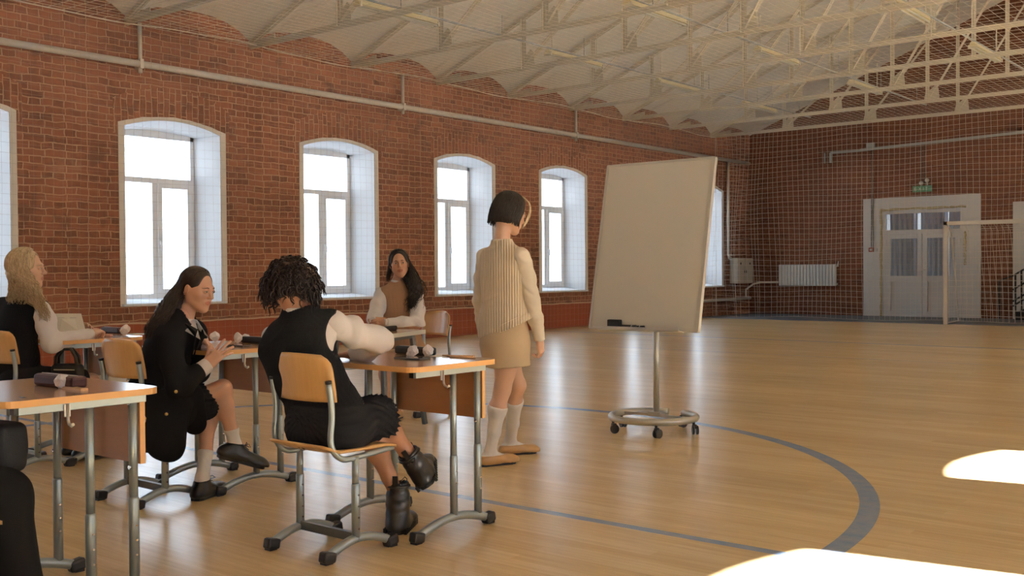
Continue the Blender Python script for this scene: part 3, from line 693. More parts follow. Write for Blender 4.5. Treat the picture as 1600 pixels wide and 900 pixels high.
# ================================================================= FURNITURE
def arc_foot(mb, x, y0, y1, r=.018, rise=.045):
    pts = []
    N = 12
    for i in range(N+1):
        u = i/N; pts.append((x, y0+(y1-y0)*u, .026+rise*math.sin(PI*u)**.9))
    mb.tube(pts, r, 10)
def end_cap(x, y, s, parent):
    b = MB(); b.box((x, y, .026), (.044, .062, .044), (s*.18, 0, 0), bev=.010); b.box((x, y+s*.005, .006), (.036, .036, .012)); b.build('foot_cap', M['cap'], parent)
CATC = 'school chair'
def make_chair():
    r = root('school_chair', 'x', 'chair', group='plywood school chairs on grey tubes')
    for s in (-1, 1):
        x = s*.172
        b = MB(); arc_foot(b, x, -.165, .165); f = b.build('foot_bar', M['steel'], r)
        end_cap(x, -.168, -1, r); end_cap(x, .168, 1, r)
        b = MB(); b.tube([(x, -.02, .06), (x, -.02, .285), (x, -.02, .290)], [.0175, .0175, .0145], 12); b.tube([(x, -.02, .28), (x, -.02, .40)], .0145, 12)
        l = b.build('leg', M['steel'], r)
        h = MB()
        for q in range(4): h.tube([(x-.019, -.02, .11+.045*q), (x+.019, -.02, .11+.045*q)], .0045, 6)
        h.build('adjusting_hole', M['wire'], l)
        # seat rail sweeping up into the back tube
        P = [(x, .185, .408), (x, -.04, .392), (x, -.10, .402), (x, -.135, .435), (x, -.147, .48), (x, -.140, .56), (x, -.142, .62), (x, -.155, .70)]
        Q = []
        for i in range(len(P)-1):
            p0, p1, p2, p3 = [Vector(P[max(0, min(len(P)-1, i+k))]) for k in (-1, 0, 1, 2)]
            for t in (0, .25, .5, .75):
                Q.append(.5*((2*p1)+(p2-p0)*t+(2*p0-5*p1+4*p2-p3)*t*t+(3*p1-p0-3*p2+p3)*t**3))
        Q.append(Vector(P[-1]))
        b = MB(); b.tube(Q, .0125, 10); bt = b.build('back_tube', M['steel'], r)
        b = MB(); b.tube([(x, -.155, .698), (x, -.1565, .709)], .0135, 10); b.build('tube_cap', M['cap'], bt)
    b = MB(); b.box((0, -.02, .075), (.33, .02, .035)); b.build('stretcher', M['steel_dark'], r)
    # seat: curved plywood
    nx, ny = 14, 16; b = MB(); vs = []
    def seat(u, v, dz):
        x = .195*u; y = -.18+.385*v
        wx = 1-.06*(1-v); z = .420+.010*(1-u*u)*0-.008*math.cos(u*PI/2)*math.sin(PI*min(v*1.2, 1))+.028*max(0, .18-v)/.18-.016*max(0, v-.85)/.15
        if v > .9 or v < .1:
            e = (v-.9)/.1 if v > .9 else (.1-v)/.1; wx *= 1-.10*e*e
        return (x*wx, y, z+dz)
    for dz in (.011, 0):
        for i in range(nx+1):
            for j in range(ny+1): vs.append(seat(-1+2*i/nx, j/ny, dz))
    def idx(k, i, j): return k*(nx+1)*(ny+1)+i*(ny+1)+j
    fs = []
    for i in range(nx):
        for j in range(ny): fs += [(idx(0, i, j), idx(0, i+1, j), idx(0, i+1, j+1), idx(0, i, j+1)), (idx(1, i, j+1), idx(1, i+1, j+1), idx(1, i+1, j), idx(1, i, j))]
    for i in range(nx): fs += [(idx(0, i, 0), idx(1, i, 0), idx(1, i+1, 0), idx(0, i+1, 0)), (idx(0, i+1, ny), idx(1, i+1, ny), idx(1, i, ny), idx(0, i, ny))]
    for j in range(ny): fs += [(idx(0, 0, j+1), idx(1, 0, j+1), idx(1, 0, j), idx(0, 0, j)), (idx(0, nx, j), idx(1, nx, j), idx(1, nx, j+1), idx(0, nx, j+1))]
    b.add(vs, fs, 0, True); b.build('seat', M['ply_seat'], r)
    # backrest: curved plywood with rounded upper corners
    b = MB(); nx, ny = 16, 10; vs = []
    def back(u, v, dy):
        hw = .180; top = .815; bot = .622
        # superellipse corners
        k = max(0, v-.45)/.55; w = hw*(1-k**4.5*.32); w *= 1-.03*max(0, .2-v)/.2
        x = w*u; z = bot+(top-bot)*v; z -= .007*max(0, v-.8)/.2*(u*u)
        y = -.168+.040*u*u-.035*(v-.4)
        return (x, y+dy, z)
    for dy in (.0, -.010):
        for i in range(nx+1):
            for j in range(ny+1): vs.append(back(-1+2*i/nx, j/ny, dy))
    fs = []
    for i in range(nx):
        for j in range(ny): fs += [(idx(0, i, j+1), idx(0, i+1, j+1), idx(0, i+1, j), idx(0, i, j)), (idx(1, i, j), idx(1, i+1, j), idx(1, i+1, j+1), idx(1, i, j+1))]
    for i in range(nx): fs += [(idx(0, i, 0), idx(0, i+1, 0), idx(1, i+1, 0), idx(1, i, 0)), (idx(0, i+1, ny), idx(0, i, ny), idx(1, i, ny), idx(1, i+1, ny))]
    for j in range(ny): fs += [(idx(0, 0, j+1), idx(0, 0, j), idx(1, 0, j), idx(1, 0, j+1)), (idx(0, nx, j), idx(0, nx, j+1), idx(1, nx, j+1), idx(1, nx, j))]
    b.add(vs, fs, 0, True); b.build('backrest', M['ply'], r)
    return r
def make_desk():
    r = root('school_desk', 'x', 'desk', group='height adjustable beech school desks')
    poly = rounded(-.335, .335, -.31, .235, .055)
    b = MB(); b.prism(poly, .720, .742, 0, 1); b.build('desktop', [M['lam'], M['edge']], r)
    for s in (-1, 1):
        x = s*.263
        b = MB(); arc_foot(b, x, -.215, .225, .019, .045); b.build('foot_bar', M['steel'], r)
        end_cap(x, -.222, -1, r); end_cap(x, .232, 1, r)
        for y in (.005, .162):
            zr = .33 if y < .1 else .36
            b = MB(); b.tube([(x, y, .06), (x, y, zr), (x, y, zr+.008)], [.0175, .0175, .0145], 12); b.tube([(x, y, zr), (x, y, .70)], .0145, 12); l = b.build('leg', M['steel'], r)
            h = MB()
            for q in range(3): h.tube([(x-.019, y, .17+.05*q), (x+.019, y, .17+.05*q)], .004, 6)
            if y > .1:
                for z in (.47, .69): h.tube([(x+s*.004, y-.02, z), (x+s*.004, y-.012, z)], .007, 8)
            h.build('bolt', M['chrome'], l)
        b = MB(); b.box((x, -.015, .704), (.030, .44, .030)); rl = b.build('side_rail', M['steel'], r, .002)
        b = MB(); b.box((x, -.243, .704), (.026, .012, .026)); b.build('end_plug', M['cap'], rl)
        if s > 0:
            b = MB(); b.tube([(x+.02, -.08, .712), (x+.024, -.08, .66), (x+.030, -.08, .648), (x+.045, -.08, .642), (x+.056, -.08, .648)], .0055, 8); b.box((x+.018, -.08, .69), (.006, .02, .04)); b.build('bag_hook', M['alu'], r)
    b = MB(); b.box((0, .165, .70), (.50, .025, .025)); b.build('cross_rail', M['steel'], r)
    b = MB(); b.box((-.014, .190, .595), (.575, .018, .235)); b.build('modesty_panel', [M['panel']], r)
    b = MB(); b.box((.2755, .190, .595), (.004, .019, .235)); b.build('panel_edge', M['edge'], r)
    return r
chair0 = make_chair(); desk0 = make_desk()
DC = {'A': (-3.315, 3.31), 'B': (-4.77, 3.365), 'C': (-6.20, 3.33), 'F': (-3.53, 1.77)}
CC = {'A': (-3.285, 2.825), 'B': (-4.73, 2.885), 'C': (-6.08, 2.915), 'F': (-3.24, 1.19)}
dl = {'A': 'beech topped school desk in front, with two paper balls on a black case', 'B': 'beech topped school desk the smiling dark-haired girl rests her hands on',
      'C': 'beech topped school desk of the blonde girl reading at the far left', 'F': 'nearest beech topped school desk, cut off by the lower left corner'}
clb = {'A': 'plywood chair the curly haired girl in black sits on', 'B': 'plywood chair behind the smiling girl in the black blazer', 'C': 'plywood chair of the blonde girl at the left edge',
       'F': 'plywood chair at the nearest desk in the lower left corner'}
f1 = True
for k in 'ABCF':
    d = desk0 if f1 else copy_tree(desk0); c = chair0 if f1 else copy_tree(chair0); f1 = False
    d.location = (*DC[k], 0); d['label'] = dl[k]; c.location = (*CC[k], 0); c['label'] = clb[k]
cE = copy_tree(chair0); cE.location = (-5.82, 5.96, 0); cE.rotation_euler = (0, 0, PI-.19); cE['label'] = 'plywood chair of the girl in the tan vest, before the brick wall'
bpy.data.objects  # chairs and desks placed

# white edged desk with splayed dark legs (girl in the tan vest)
ZE = .705
P1 = onz(665, 515, ZE)[:2]; ux = np.array([.31, -.95]); ux /= np.linalg.norm(ux); vx = np.array([ux[1], -ux[0]])  # vx points away to -X
L1, L2 = .62, .50
Q1, Q2, Q3, Q4 = P1, P1+ux*L1, P1+ux*L1+vx*L2, P1+vx*L2
cE2 = (Q1+Q3)/2
r = root('folding_desk', 'white edged desk with slanted dark legs in front of the girl in the tan vest', 'desk', (*cE2, 0))
b = MB(); b.prism([tuple(q-cE2) for q in (Q1, Q4, Q3, Q2)][::-1] if False else [tuple(q-cE2) for q in (Q1, Q2, Q3, Q4)], ZE-.03, ZE, 0, 1); b.build('desktop', [M['lam'], M['white_edge']], r)
tops = [Q1*.86+Q3*.14, Q2*.86+Q4*.14, Q3*.86+Q1*.14, Q4*.86+Q2*.14]
for i, q in enumerate(tops):
    out = (q-cE2); out = out/np.linalg.norm(out)*.10
    b = MB(); a = q-cE2; b.bar((*a, ZE-.03), (*(a+out), .012), .03, .03); b.build('leg', M['steel_dark'], r)
b = MB(); 
for i in range(4):
    a = (tops[i]-cE2); c2 = (tops[(i+1) % 4]-cE2); b.bar((*a, ZE-.045), (*c2, ZE-.045), .022, .028)
b.build('frame', M['steel_dark'], r)

# ---------------------------------------------------------------- mobile whiteboard
r = root('mobile_whiteboard', 'tilted portrait whiteboard on a silver column with a ring base on castors', 'whiteboard', (-3.90, 6.30, 0))
bw, bh = .885, 1.215
a0 = math.atan2(.25, 1.19)
def bxf(p):   # board local (x across, z up, y thickness) -> tilted back
    x, y, z = p; return (x-.02, -.10+z*math.sin(a0)+y*math.cos(a0), .715+z*math.cos(a0)-y*math.sin(a0))
b = MB(); v = [bxf(p) for p in ((-bw/2, 0, 0), (bw/2, 0, 0), (bw/2, 0, bh), (-bw/2, 0, bh), (-bw/2, .018, 0), (bw/2, .018, 0), (bw/2, .018, bh), (-bw/2, .018, bh))]
b.add(v, [(0, 1, 2, 3), (7, 6, 5, 4), (0, 4, 5, 1), (1, 5, 6, 2), (2, 6, 7, 3), (3, 7, 4, 0)]); b.build('board', M['board'], r)
def fbar(x0, x1, z0, z1, y0=-.008, y1=.026):
    b = MB(); v = [bxf(p) for p in ((x0, y0, z0), (x1, y0, z0), (x1, y0, z1), (x0, y0, z1), (x0, y1, z0), (x1, y1, z0), (x1, y1, z1), (x0, y1, z1))]
    b.add(v, [(0, 1, 2, 3), (7, 6, 5, 4), (0, 4, 5, 1), (1, 5, 6, 2), (2, 6, 7, 3), (3, 7, 4, 0)]); return b.build('frame', M['alu'], r)
fbar(-bw/2-.004, -bw/2+.012, 0, bh); fbar(bw/2-.014, bw/2+.006, 0, bh); fbar(-bw/2, bw/2, bh-.010, bh+.004); fbar(-bw/2, bw/2, -.004, .008)
b = MB()
for (y0, y1, z0, z1) in ((-.075, 0, -.012, -.006), (-.079, -.073, -.012, .006)):
    x0, x1 = -.36, .34
    v = [bxf(p) for p in ((x0, y0, z0), (x1, y0, z0), (x1, y0, z1), (x0, y0, z1), (x0, y1, z0), (x1, y1, z0), (x1, y1, z1), (x0, y1, z1))]
    b.add(v, [(0, 1, 2, 3), (7, 6, 5, 4), (0, 4, 5, 1), (1, 5, 6, 2), (2, 6, 7, 3), (3, 7, 4, 0)])
b.build('pen_tray', M['alu'], r)
b = MB(); b.tube([(0.0, .06, .11), (0, .06, .95)], .021, 16); b.tube([(0, .06, .95), (0, .10, 1.35)], .017, 12); b.build('column', M['ring'], r)
b = MB(); b.box((0, .10, 1.25), (.10, .06, .12)); b.bar((0, .09, 1.0), (0, .135, 1.5), .05, .03); b.build('pivot_bracket', M['steel_dark'], r)
RR = .295
b = MB(); b.tube([(.03+RR*math.cos(math.radians(a)), -.03+RR*1.0*math.sin(math.radians(a)), .105) for a in range(100, 441, 8)], .024, 10); b.build('base_ring', M['ring'], r)
b = MB(); b.bar((-.27, .02, .105), (.02, .08, .105), .03, .02); b.bar((0, .06, .105), (.30, -.01, .105), .03, .02); b.box((0, .06, .112), (.10, .07, .03)); b.build('cross_bar', M['ring'], r)
for a in (172, 232, 305, 10, 80):
    x = .03+RR*math.cos(math.radians(a)); y = -.03+RR*math.sin(math.radians(a))
    cr0 = MB(); cr0.tube([(x, y, .085), (x, y, .055)], .010, 8); cr0.box((x+.006, y, .055), (.034, .03, .03), (0, 0, a), bev=.006); cs = cr0.build('castor', M['cap'], r)
    w = MB(); ax = Vector((math.cos(a*.7), math.sin(a*.7), 0))
    for s in (-1, 1): w.tube([Vector((x+.012, y, .031))+ax*(s*.008), Vector((x+.012, y, .031))+ax*(s*.020)], .031, 18)
    w.build('wheel', M['cap'], cs)
# things on the tray
def trayp(x, z=0.0, y=-.038):
    p = bxf((x, y, z)); return Vector((p[0]-3.90, p[1]+6.30, p[2]))
r = root('board_eraser', 'black felt board eraser on the whiteboard tray', 'eraser', trayp(-.200), 0)
b = MB(); b.box((0, 0, .030), (.100, .045, .060), bev=.006); b.build('body', M['black_cloth'], r); b = MB(); b.box((0, -.022, .022), (.09, .006, .04)); b.build('felt', M['cap'], r)
for i, (x, yy) in enumerate(((-.075, -.055), (-.03, -.030))):
    p = trayp(x, 0, yy)
    r = root('board_marker', ('black capped marker on the whiteboard tray, next to the eraser', 'black marker on the whiteboard tray, the one farther from the eraser')[i], 'marker', p, .15 if i else -.05, 'markers on the tray')
    b = MB(); b.tube([(-.060, 0, .012), (.03, 0, .012)], .0115, 10); b.build('barrel', M['black_cloth'], r)
    b = MB(); b.tube([(.03, 0, .012), (.036, 0, .012)], .0118, 10); b.build('band', M['sign_white'], r)
    b = MB(); b.tube([(.036, 0, .012), (.066, 0, .012)], .0125, 10); b.build('cap', M['cap'], r)

# ---------------------------------------------------------------- small things on the desks
ZT = .742
def paper_ball(seed, R, loc, label):
    rg = random.Random(seed); bm = bmesh.new(); bmesh.ops.create_icosphere(bm, subdivisions=4, radius=R)
    dirs = [(Vector((rg.uniform(-1, 1), rg.uniform(-1, 1), rg.uniform(-1, 1))).normalized(), rg.uniform(.70, 1.02)) for _ in range(46)]
    for v in bm.verts:
        n_ = v.co.normalized(); s = 1.2
        for d, k_ in dirs:
            q = n_.dot(d)
            if q > .35: s = min(s, k_/q)
        s += .05*math.sin(n_.x*17+seed)*math.cos(n_.y*15+n_.z*13)
        v.co = n_*R*s
    zmin = min(v.co.z for v in bm.verts)
    for v in bm.verts: v.co.z = max(v.co.z-zmin, 0) 
    me = bpy.data.meshes.new('crumpled_paper'); bm.to_mesh(me); bm.free(); me.materials.append(M['paper'])
    o = bpy.data.objects.new('crumpled_paper', me); C.objects.link(o); o.location = loc
    return tag(o, label, 'paper ball', 'crumpled paper balls on the desks')
def case(loc, rz, L, W, H, mat, label, zipm=None):
    r = root('pencil_case', label, 'pencil case', loc, rz, 'pencil cases on the desks')
    b = MB(); b.box((0, 0, H/2), (L, W, H), bev=min(H, W)*.28); b.build('body', M[mat], r)
    b = MB(); b.tube([(-L*.46, 0, H*.985), (L*.44, 0, H*.985)], .0022, 5); z = b.build('zip', M['alu'] if zipm is None else M[zipm], r)
    b = MB(); b.box((L*.48, -W*.3, H*.55), (.006, .004, .022)); b.build('zip_pull', M['alu'], r)
    return r
def px2(u, v, z=ZT): p = onz(u, v, z); return Vector(p)
def sheet(u, v, w, d, rz, label):
    b = MB(); b.box((0, 0, .0008), (w, d, .0014)); o = b.build('paper_sheet', M['sheet']); o.location = px2(u, v); o.rotation_euler = (0, 0, rz); return tag(o, label, 'paper')
def pencil(u, v, L, rz, mat, label, cat='pencil', z=ZT):
    r = root('pencil', label, cat, px2(u, v, z), rz)
    b = MB(); b.tube([(-L/2, 0, .0042), (L/2-.012, 0, .0042)], .004, 6); b.build('barrel', M[mat], r)
    b = MB(); b.tube([(L/2-.012, 0, .0042), (L/2, 0, .0042)], [.004, .0008], 6); b.build('tip', M['pencil'], r); return r
# desk A
case(px2(649, 554), .62-.65, .235, .055, .038, 'black_cloth', 'black pencil case on the front desk, behind two paper balls')
paper_ball(3, .030, px2(645, 558.5), 'crumpled paper ball on the front desk, left of the two by the black case')
paper_ball(9, .028, px2(668, 556.5), 'crumpled paper ball on the front desk, right of the two by the black case')
r = root('smartphone', 'dark smartphone lying on the front desk before the paper balls', 'phone', px2(644, 561), .05)
b = MB(); b.box((0, 0, .004), (.155, .075, .008), bev=.003); b.build('body', M['steel_dark'], r); b = MB(); b.box((0, 0, .0085), (.147, .068, .001)); b.build('screen', M['screen'], r)
sheet(688, 556, .10, .11, -.1, 'small white paper sheet on the front desk between the phone and the pencils')
pencil(716, 557.5, .16, .30, 'pencil', 'light wooden pencil on the front desk, the left one'); pencil(724, 559.5, .15, .10, 'pencil', 'light wooden pencil on the front desk, the one nearer the edge')
r = root('eraser', 'tan eraser on the front desk beside the wooden pencils', 'eraser', px2(733, 559), .3); b = MB(); b.box((0, 0, .006), (.05, .022, .012), bev=.003); b.build('block', M['pencil'], r)
# desk B
paper_ball(5, .030, px2(336, 534), 'crumpled paper ball behind the smiling girl\'s hands')
paper_ball(6, .028, px2(372, 536), 'crumpled paper ball by the phone, left of the pair on the middle desk'); paper_ball(8, .026, px2(384, 534), 'crumpled paper ball touching the black case on the middle desk')
r = root('smartphone', 'dark smartphone on the middle desk under the paper balls', 'phone', px2(372, 541), .1)
b = MB(); b.box((0, 0, .004), (.145, .07, .008), bev=.003); b.build('body', M['steel_dark'], r); b = MB(); b.box((0, 0, .0085), (.138, .063, .001)); b.build('screen', M['screen'], r)
case(px2(402, 536), .1, .22, .05, .035, 'black_cloth', 'black pencil case on the middle desk, half behind the curly haired girl')
# desk C
case(px2(176, 521), .0, .22, .05, .042, 'maroon', 'dark maroon pencil case on the blonde girl\'s desk')
paper_ball(12, .033, px2(196, 523), 'crumpled paper ball on the blonde girl\'s desk'); sheet(216, 522, .16, .12, .1, 'white paper sheet at the right of the blonde girl\'s desk')
r = root('eraser', 'pink eraser before the blonde girl\'s hand', 'eraser', px2(170, 525.5), .05); b = MB(); b.box((0, 0, .006), (.06, .022, .012), bev=.003); b.build('block', M['eraser'], r)
# desk F (nearest)
case(px2(94, 604), .05, .25, .06, .042, 'maroon', 'maroon leather pencil case on the nearest desk')
paper_ball(21, .029, px2(97, 607), 'crumpled paper ball before the maroon case on the nearest desk')
r = root('ruler', 'wooden ruler lying before the maroon case on the nearest desk', 'ruler', px2(114, 608.5), .02); b = MB(); b.box((0, 0, .004), (.145, .026, .008)); b.build('strip', M['pencil'], r)
b = MB(); b.box((0, 0, .001), (.030, .010, .002)); o = b.build('pencil_stub', M['steel_dark']); o.location = px2(35, 621); tag(o, 'short dark pencil stub near the edge of the nearest desk', 'pencil')
# desk E
case(px2(607, 517, ZE), 1.8, .17, .05, .035, 'black_cloth', 'black pencil case on the white edged desk')
# ================================================================= SCULPTING: implicit shapes meshed with surface nets
def V3(p): return np.array(p, dtype=np.float64)
def nrm(v): v = V3(v); return v/np.linalg.norm(v)
class Prim:
    """op: 'u' smooth union, 's' smooth subtraction, 'i' intersection"""
    def __init__(s, fn, lo, hi, k=.02, op='u'): s.fn = fn; s.lo = V3(lo); s.hi = V3(hi); s.k = k; s.op = op
def cone(a, b, ra, rb, k=.02, op='u', flat=None):
    """tapered capsule; flat=(axis, factor) squashes it along an axis"""
    a = V3(a); b = V3(b); R = max(ra, rb)
    if flat is not None: fa = nrm(flat[0]); ff = flat[1]
    def fn(P):
        q = P-a; ba = b-a
        if flat is not None:
            c = (q@fa)[:, None]*fa; t0 = (b-a)@fa
            q = q+c*(1/ff-1); ba = ba+fa*(t0*(1/ff-1))
        t = np.clip(q@ba/max(ba@ba, 1e-9), 0, 1)
        d = np.linalg.norm(q-t[:, None]*ba, axis=1)-(ra+(rb-ra)*t)
        return d*(1.0 if flat is None else min(1, .5+.5*ff))
    return Prim(fn, np.minimum(a, b)-R, np.maximum(a, b)+R, k, op)
def ell(c, r, Rm=None, k=.02, op='u'):
    c = V3(c); r = V3(r); Rm = np.eye(3) if Rm is None else Rm   # columns = axes
    def fn(P):
        q = (P-c)@Rm; k0 = np.linalg.norm(q/r, axis=1); k1 = np.linalg.norm(q/(r*r), axis=1)
        return k0*(k0-1)/np.maximum(k1, 1e-6)
    m = r.max(); return Prim(fn, c-m, c+m, k, op)
def rbox(c, h, Rm=None, rad=.01, k=.02, op='u'):
    c = V3(c); h = V3(h)-rad; Rm = np.eye(3) if Rm is None else Rm
    def fn(P):
        q = np.abs((P-c)@Rm)-h
        return np.linalg.norm(np.maximum(q, 0), axis=1)+np.minimum(q.max(1), 0)-rad
    m = np.linalg.norm(h+rad); return Prim(fn, c-m, c+m, k, op)
def half(p, n, k=.004, op='s'):
    """half space on the side n points to"""
    p = V3(p); n = nrm(n)
    return Prim(lambda P: -((P-p)@n), [-1e9]*3, [1e9]*3, k, op)
def chain(pts, rs, k=.02, op='u', flat=None):
    return [cone(pts[i], pts[i+1], rs[i], rs[i+1], k, op, flat) for i in range(len(pts)-1)]
def evalp(prims, P, disp=None):
    D = None
    for pr in prims:
        d = pr.fn(P); k = max(pr.k, 1e-5)
        if D is None: D = d.copy(); continue
        if pr.op == 'u':
            h = np.maximum(k-np.abs(D-d), 0)/k; D = np.minimum(D, d)-h*h*k*.25
        elif pr.op == 's':
            h = np.maximum(k-np.abs(D+d), 0)/k; D = np.maximum(D, -d)+h*h*k*.25
        elif pr.op == 'i':
            h = np.maximum(k-np.abs(D-d), 0)/k; D = np.maximum(D, d)+h*h*k*.25
    if disp is not None: D = D+disp(P)
    return D
def nets(prims, res, disp=None, pad=.02, box=None):
    us = [p for p in prims if p.op == 'u']
    lo = np.min([p.lo for p in us], 0)-pad; hi = np.max([p.hi for p in us], 0)+pad
    if box is not None: lo = np.maximum(lo, box[0]); hi = np.minimum(hi, box[1])
    B = 8; nb = np.ceil((hi-lo)/(res*B)).astype(int)+1; n = nb*B
    V = np.full(tuple(n+1), 1.0, dtype=np.float32)
    bc = np.stack(np.meshgrid(*[np.arange(m) for m in nb], indexing='ij'), -1).reshape(-1, 3)
    cen = lo+(bc*B+B/2)*res
    d = np.concatenate([evalp(prims, cen[i:i+20000], disp) for i in range(0, len(cen), 20000)])
    sel = np.abs(d) < res*B*.866*2.2+.012
    for b_, dd in zip(bc[~sel], d[~sel]):
        if dd < 0: V[b_[0]*B:b_[0]*B+B+1, b_[1]*B:b_[1]*B+B+1, b_[2]*B:b_[2]*B+B+1] = -1
    off = np.stack(np.meshgrid(*[np.arange(B+1)]*3, indexing='ij'), -1).reshape(-1, 3)
    act = bc[sel]
    for i in range(0, len(act), 60):
        ch = act[i:i+60]; G = (ch[:, None, :]*B+off[None]).reshape(-1, 3)
        V[G[:, 0], G[:, 1], G[:, 2]] = evalp(prims, lo+G*res, disp)
    V[0] = V[-1] = 1; V[:, 0] = V[:, -1] = 1; V[:, :, 0] = V[:, :, -1] = 1
    s = V < 0
    nx, ny, nz = np.array(V.shape)-1
    acc = np.zeros((nx, ny, nz, 3), np.float32); cnt = np.zeros((nx, ny, nz), np.float32)
    cs = [(i, j, k) for i in (0, 1) for j in (0, 1) for k in (0, 1)]
    def sl(c): return (slice(c[0], c[0]+nx), slice(c[1], c[1]+ny), slice(c[2], c[2]+nz))
    for a in cs:
        for ax in range(3):
            if a[ax]: continue
            b = list(a); b[ax] = 1
            va, vb = V[sl(a)], V[sl(b)]; m = (va < 0) != (vb < 0)
            t = np.where(m, va/np.where(m, va-vb, 1), 0)
            for q in range(3):
                acc[..., q] += np.where(m, a[q]+(t if q == ax else 0), 0)
            cnt += m
    idx = -np.ones((nx, ny, nz), int); am = cnt > 0; w = np.argwhere(am); idx[am] = np.arange(len(w))
    vs = lo+(w+acc[am]/cnt[am][:, None])*res
    F = []
    for ax in range(3):
        o1, o2 = (ax+1) % 3, (ax+2) % 3
        A = [slice(1, -1)]*3; A[ax] = slice(0, -1); Bq = [slice(1, -1)]*3; Bq[ax] = slice(1, None)
        sa, sb = s[tuple(A)], s[tuple(Bq)]; m = sa != sb
        e = np.argwhere(m); sg = sa[m]
        for q in range(3):
            if q != ax: e[:, q] += 1
        def at_(d1, d2):
            g = e.copy(); g[:, o1] += d1; g[:, o2] += d2; return idx[g[:, 0], g[:, 1], g[:, 2]]
        q = np.stack([at_(-1, -1), at_(0, -1), at_(0, 0), at_(-1, 0)], 1)
        q[~sg] = q[~sg][:, ::-1]; F.append(q)
    F = np.concatenate(F); F = F[(F >= 0).all(1)]
    return vs, F
def smooth(vs, F, it=1, lam=.5):
    for _ in range(it):
        s = np.zeros_like(vs); c = np.zeros(len(vs))
        for a, b in ((0, 1), (1, 2), (2, 3), (3, 0)):
            np.add.at(s, F[:, a], vs[F[:, b]]); np.add.at(s, F[:, b], vs[F[:, a]]); np.add.at(c, F[:, a], 1); np.add.at(c, F[:, b], 1)
        vs = vs+(s/np.maximum(c, 1)[:, None]-vs)*lam
    return vs
class Body:
    """collects meshed shells into one Blender mesh"""
    def __init__(s): s.v = []; s.f = []; s.t = []; s.n = 0
    def add(s, prims, res, disp=None, it=1, tint=None, box=None):
        vs, F = nets(prims, res, disp, box=box); vs = smooth(vs, F, it)
        s.v.append(vs); s.f.append(F+s.n); s.n += len(vs)
        s.t.append(np.zeros(len(vs)) if tint is None else tint(vs)); return s
    def raw(s, vs, fs, tint=0):
        vs = V3(vs); s.v.append(vs); s.f.append(np.array(fs)+s.n); s.n += len(vs); s.t.append(np.full(len(vs), float(tint))); return s
    def build(s, name, mat, parent=None, origin=(0, 0, 0)):
        v = np.concatenate(s.v)-V3(origin); fl = [list(map(int, q)) for F in s.f for q in F]
        me = bpy.data.meshes.new(name); me.from_pydata(v.tolist(), [], fl); me.materials.append(mat)
        me.polygons.foreach_set('use_smooth', [True]*len(me.polygons))
        a = me.attributes.new('tint', 'FLOAT', 'POINT'); a.data.foreach_set('value', np.concatenate(s.t).astype(np.float32))
        me.update(); o = bpy.data.objects.new(name, me); C.objects.link(o); o.location = origin
        if parent is not None:
            o.parent = parent
            o.location = V3(origin)-V3(parent.location)
        return o
def garment(name, prims, res, mat, parent, disp=None, it=1, box=None):
    b = Body(); b.add(prims, res, disp, it, box=box); return b.build(name, mat, parent)
def wrinkle(amp, f, dirs, seed=0):
    rg = np.random.default_rng(seed); W = []
    for _ in range(6):
        d = nrm(V3(dirs)+rg.normal(0, .45, 3)); W.append((d*f*rg.uniform(.6, 1.5), rg.uniform(0, 6.28), rg.uniform(.4, 1)))
    e = [(rg.normal(0, 1, 3)*f*.4, rg.uniform(0, 6.28)) for _ in range(3)]
    def fn(P):
        warp = sum(np.sin(P@a+b) for a, b in e)*.9
        s = sum(w*np.sin(P@a+b+warp) for a, b, w in W)
        rd = sum(np.abs(np.sin(P@(a*.55)+b*1.7+warp*1.3)) for a, b, w in W[:2])
        return amp*(s/3-.9*(1-rd*.5)**2)
    return fn
def frame(fwd, up):
    f = nrm(fwd); r = nrm(np.cross(f, V3(up))); u = np.cross(r, f); return np.stack([r, f, u], 1)   # columns right, forward, up

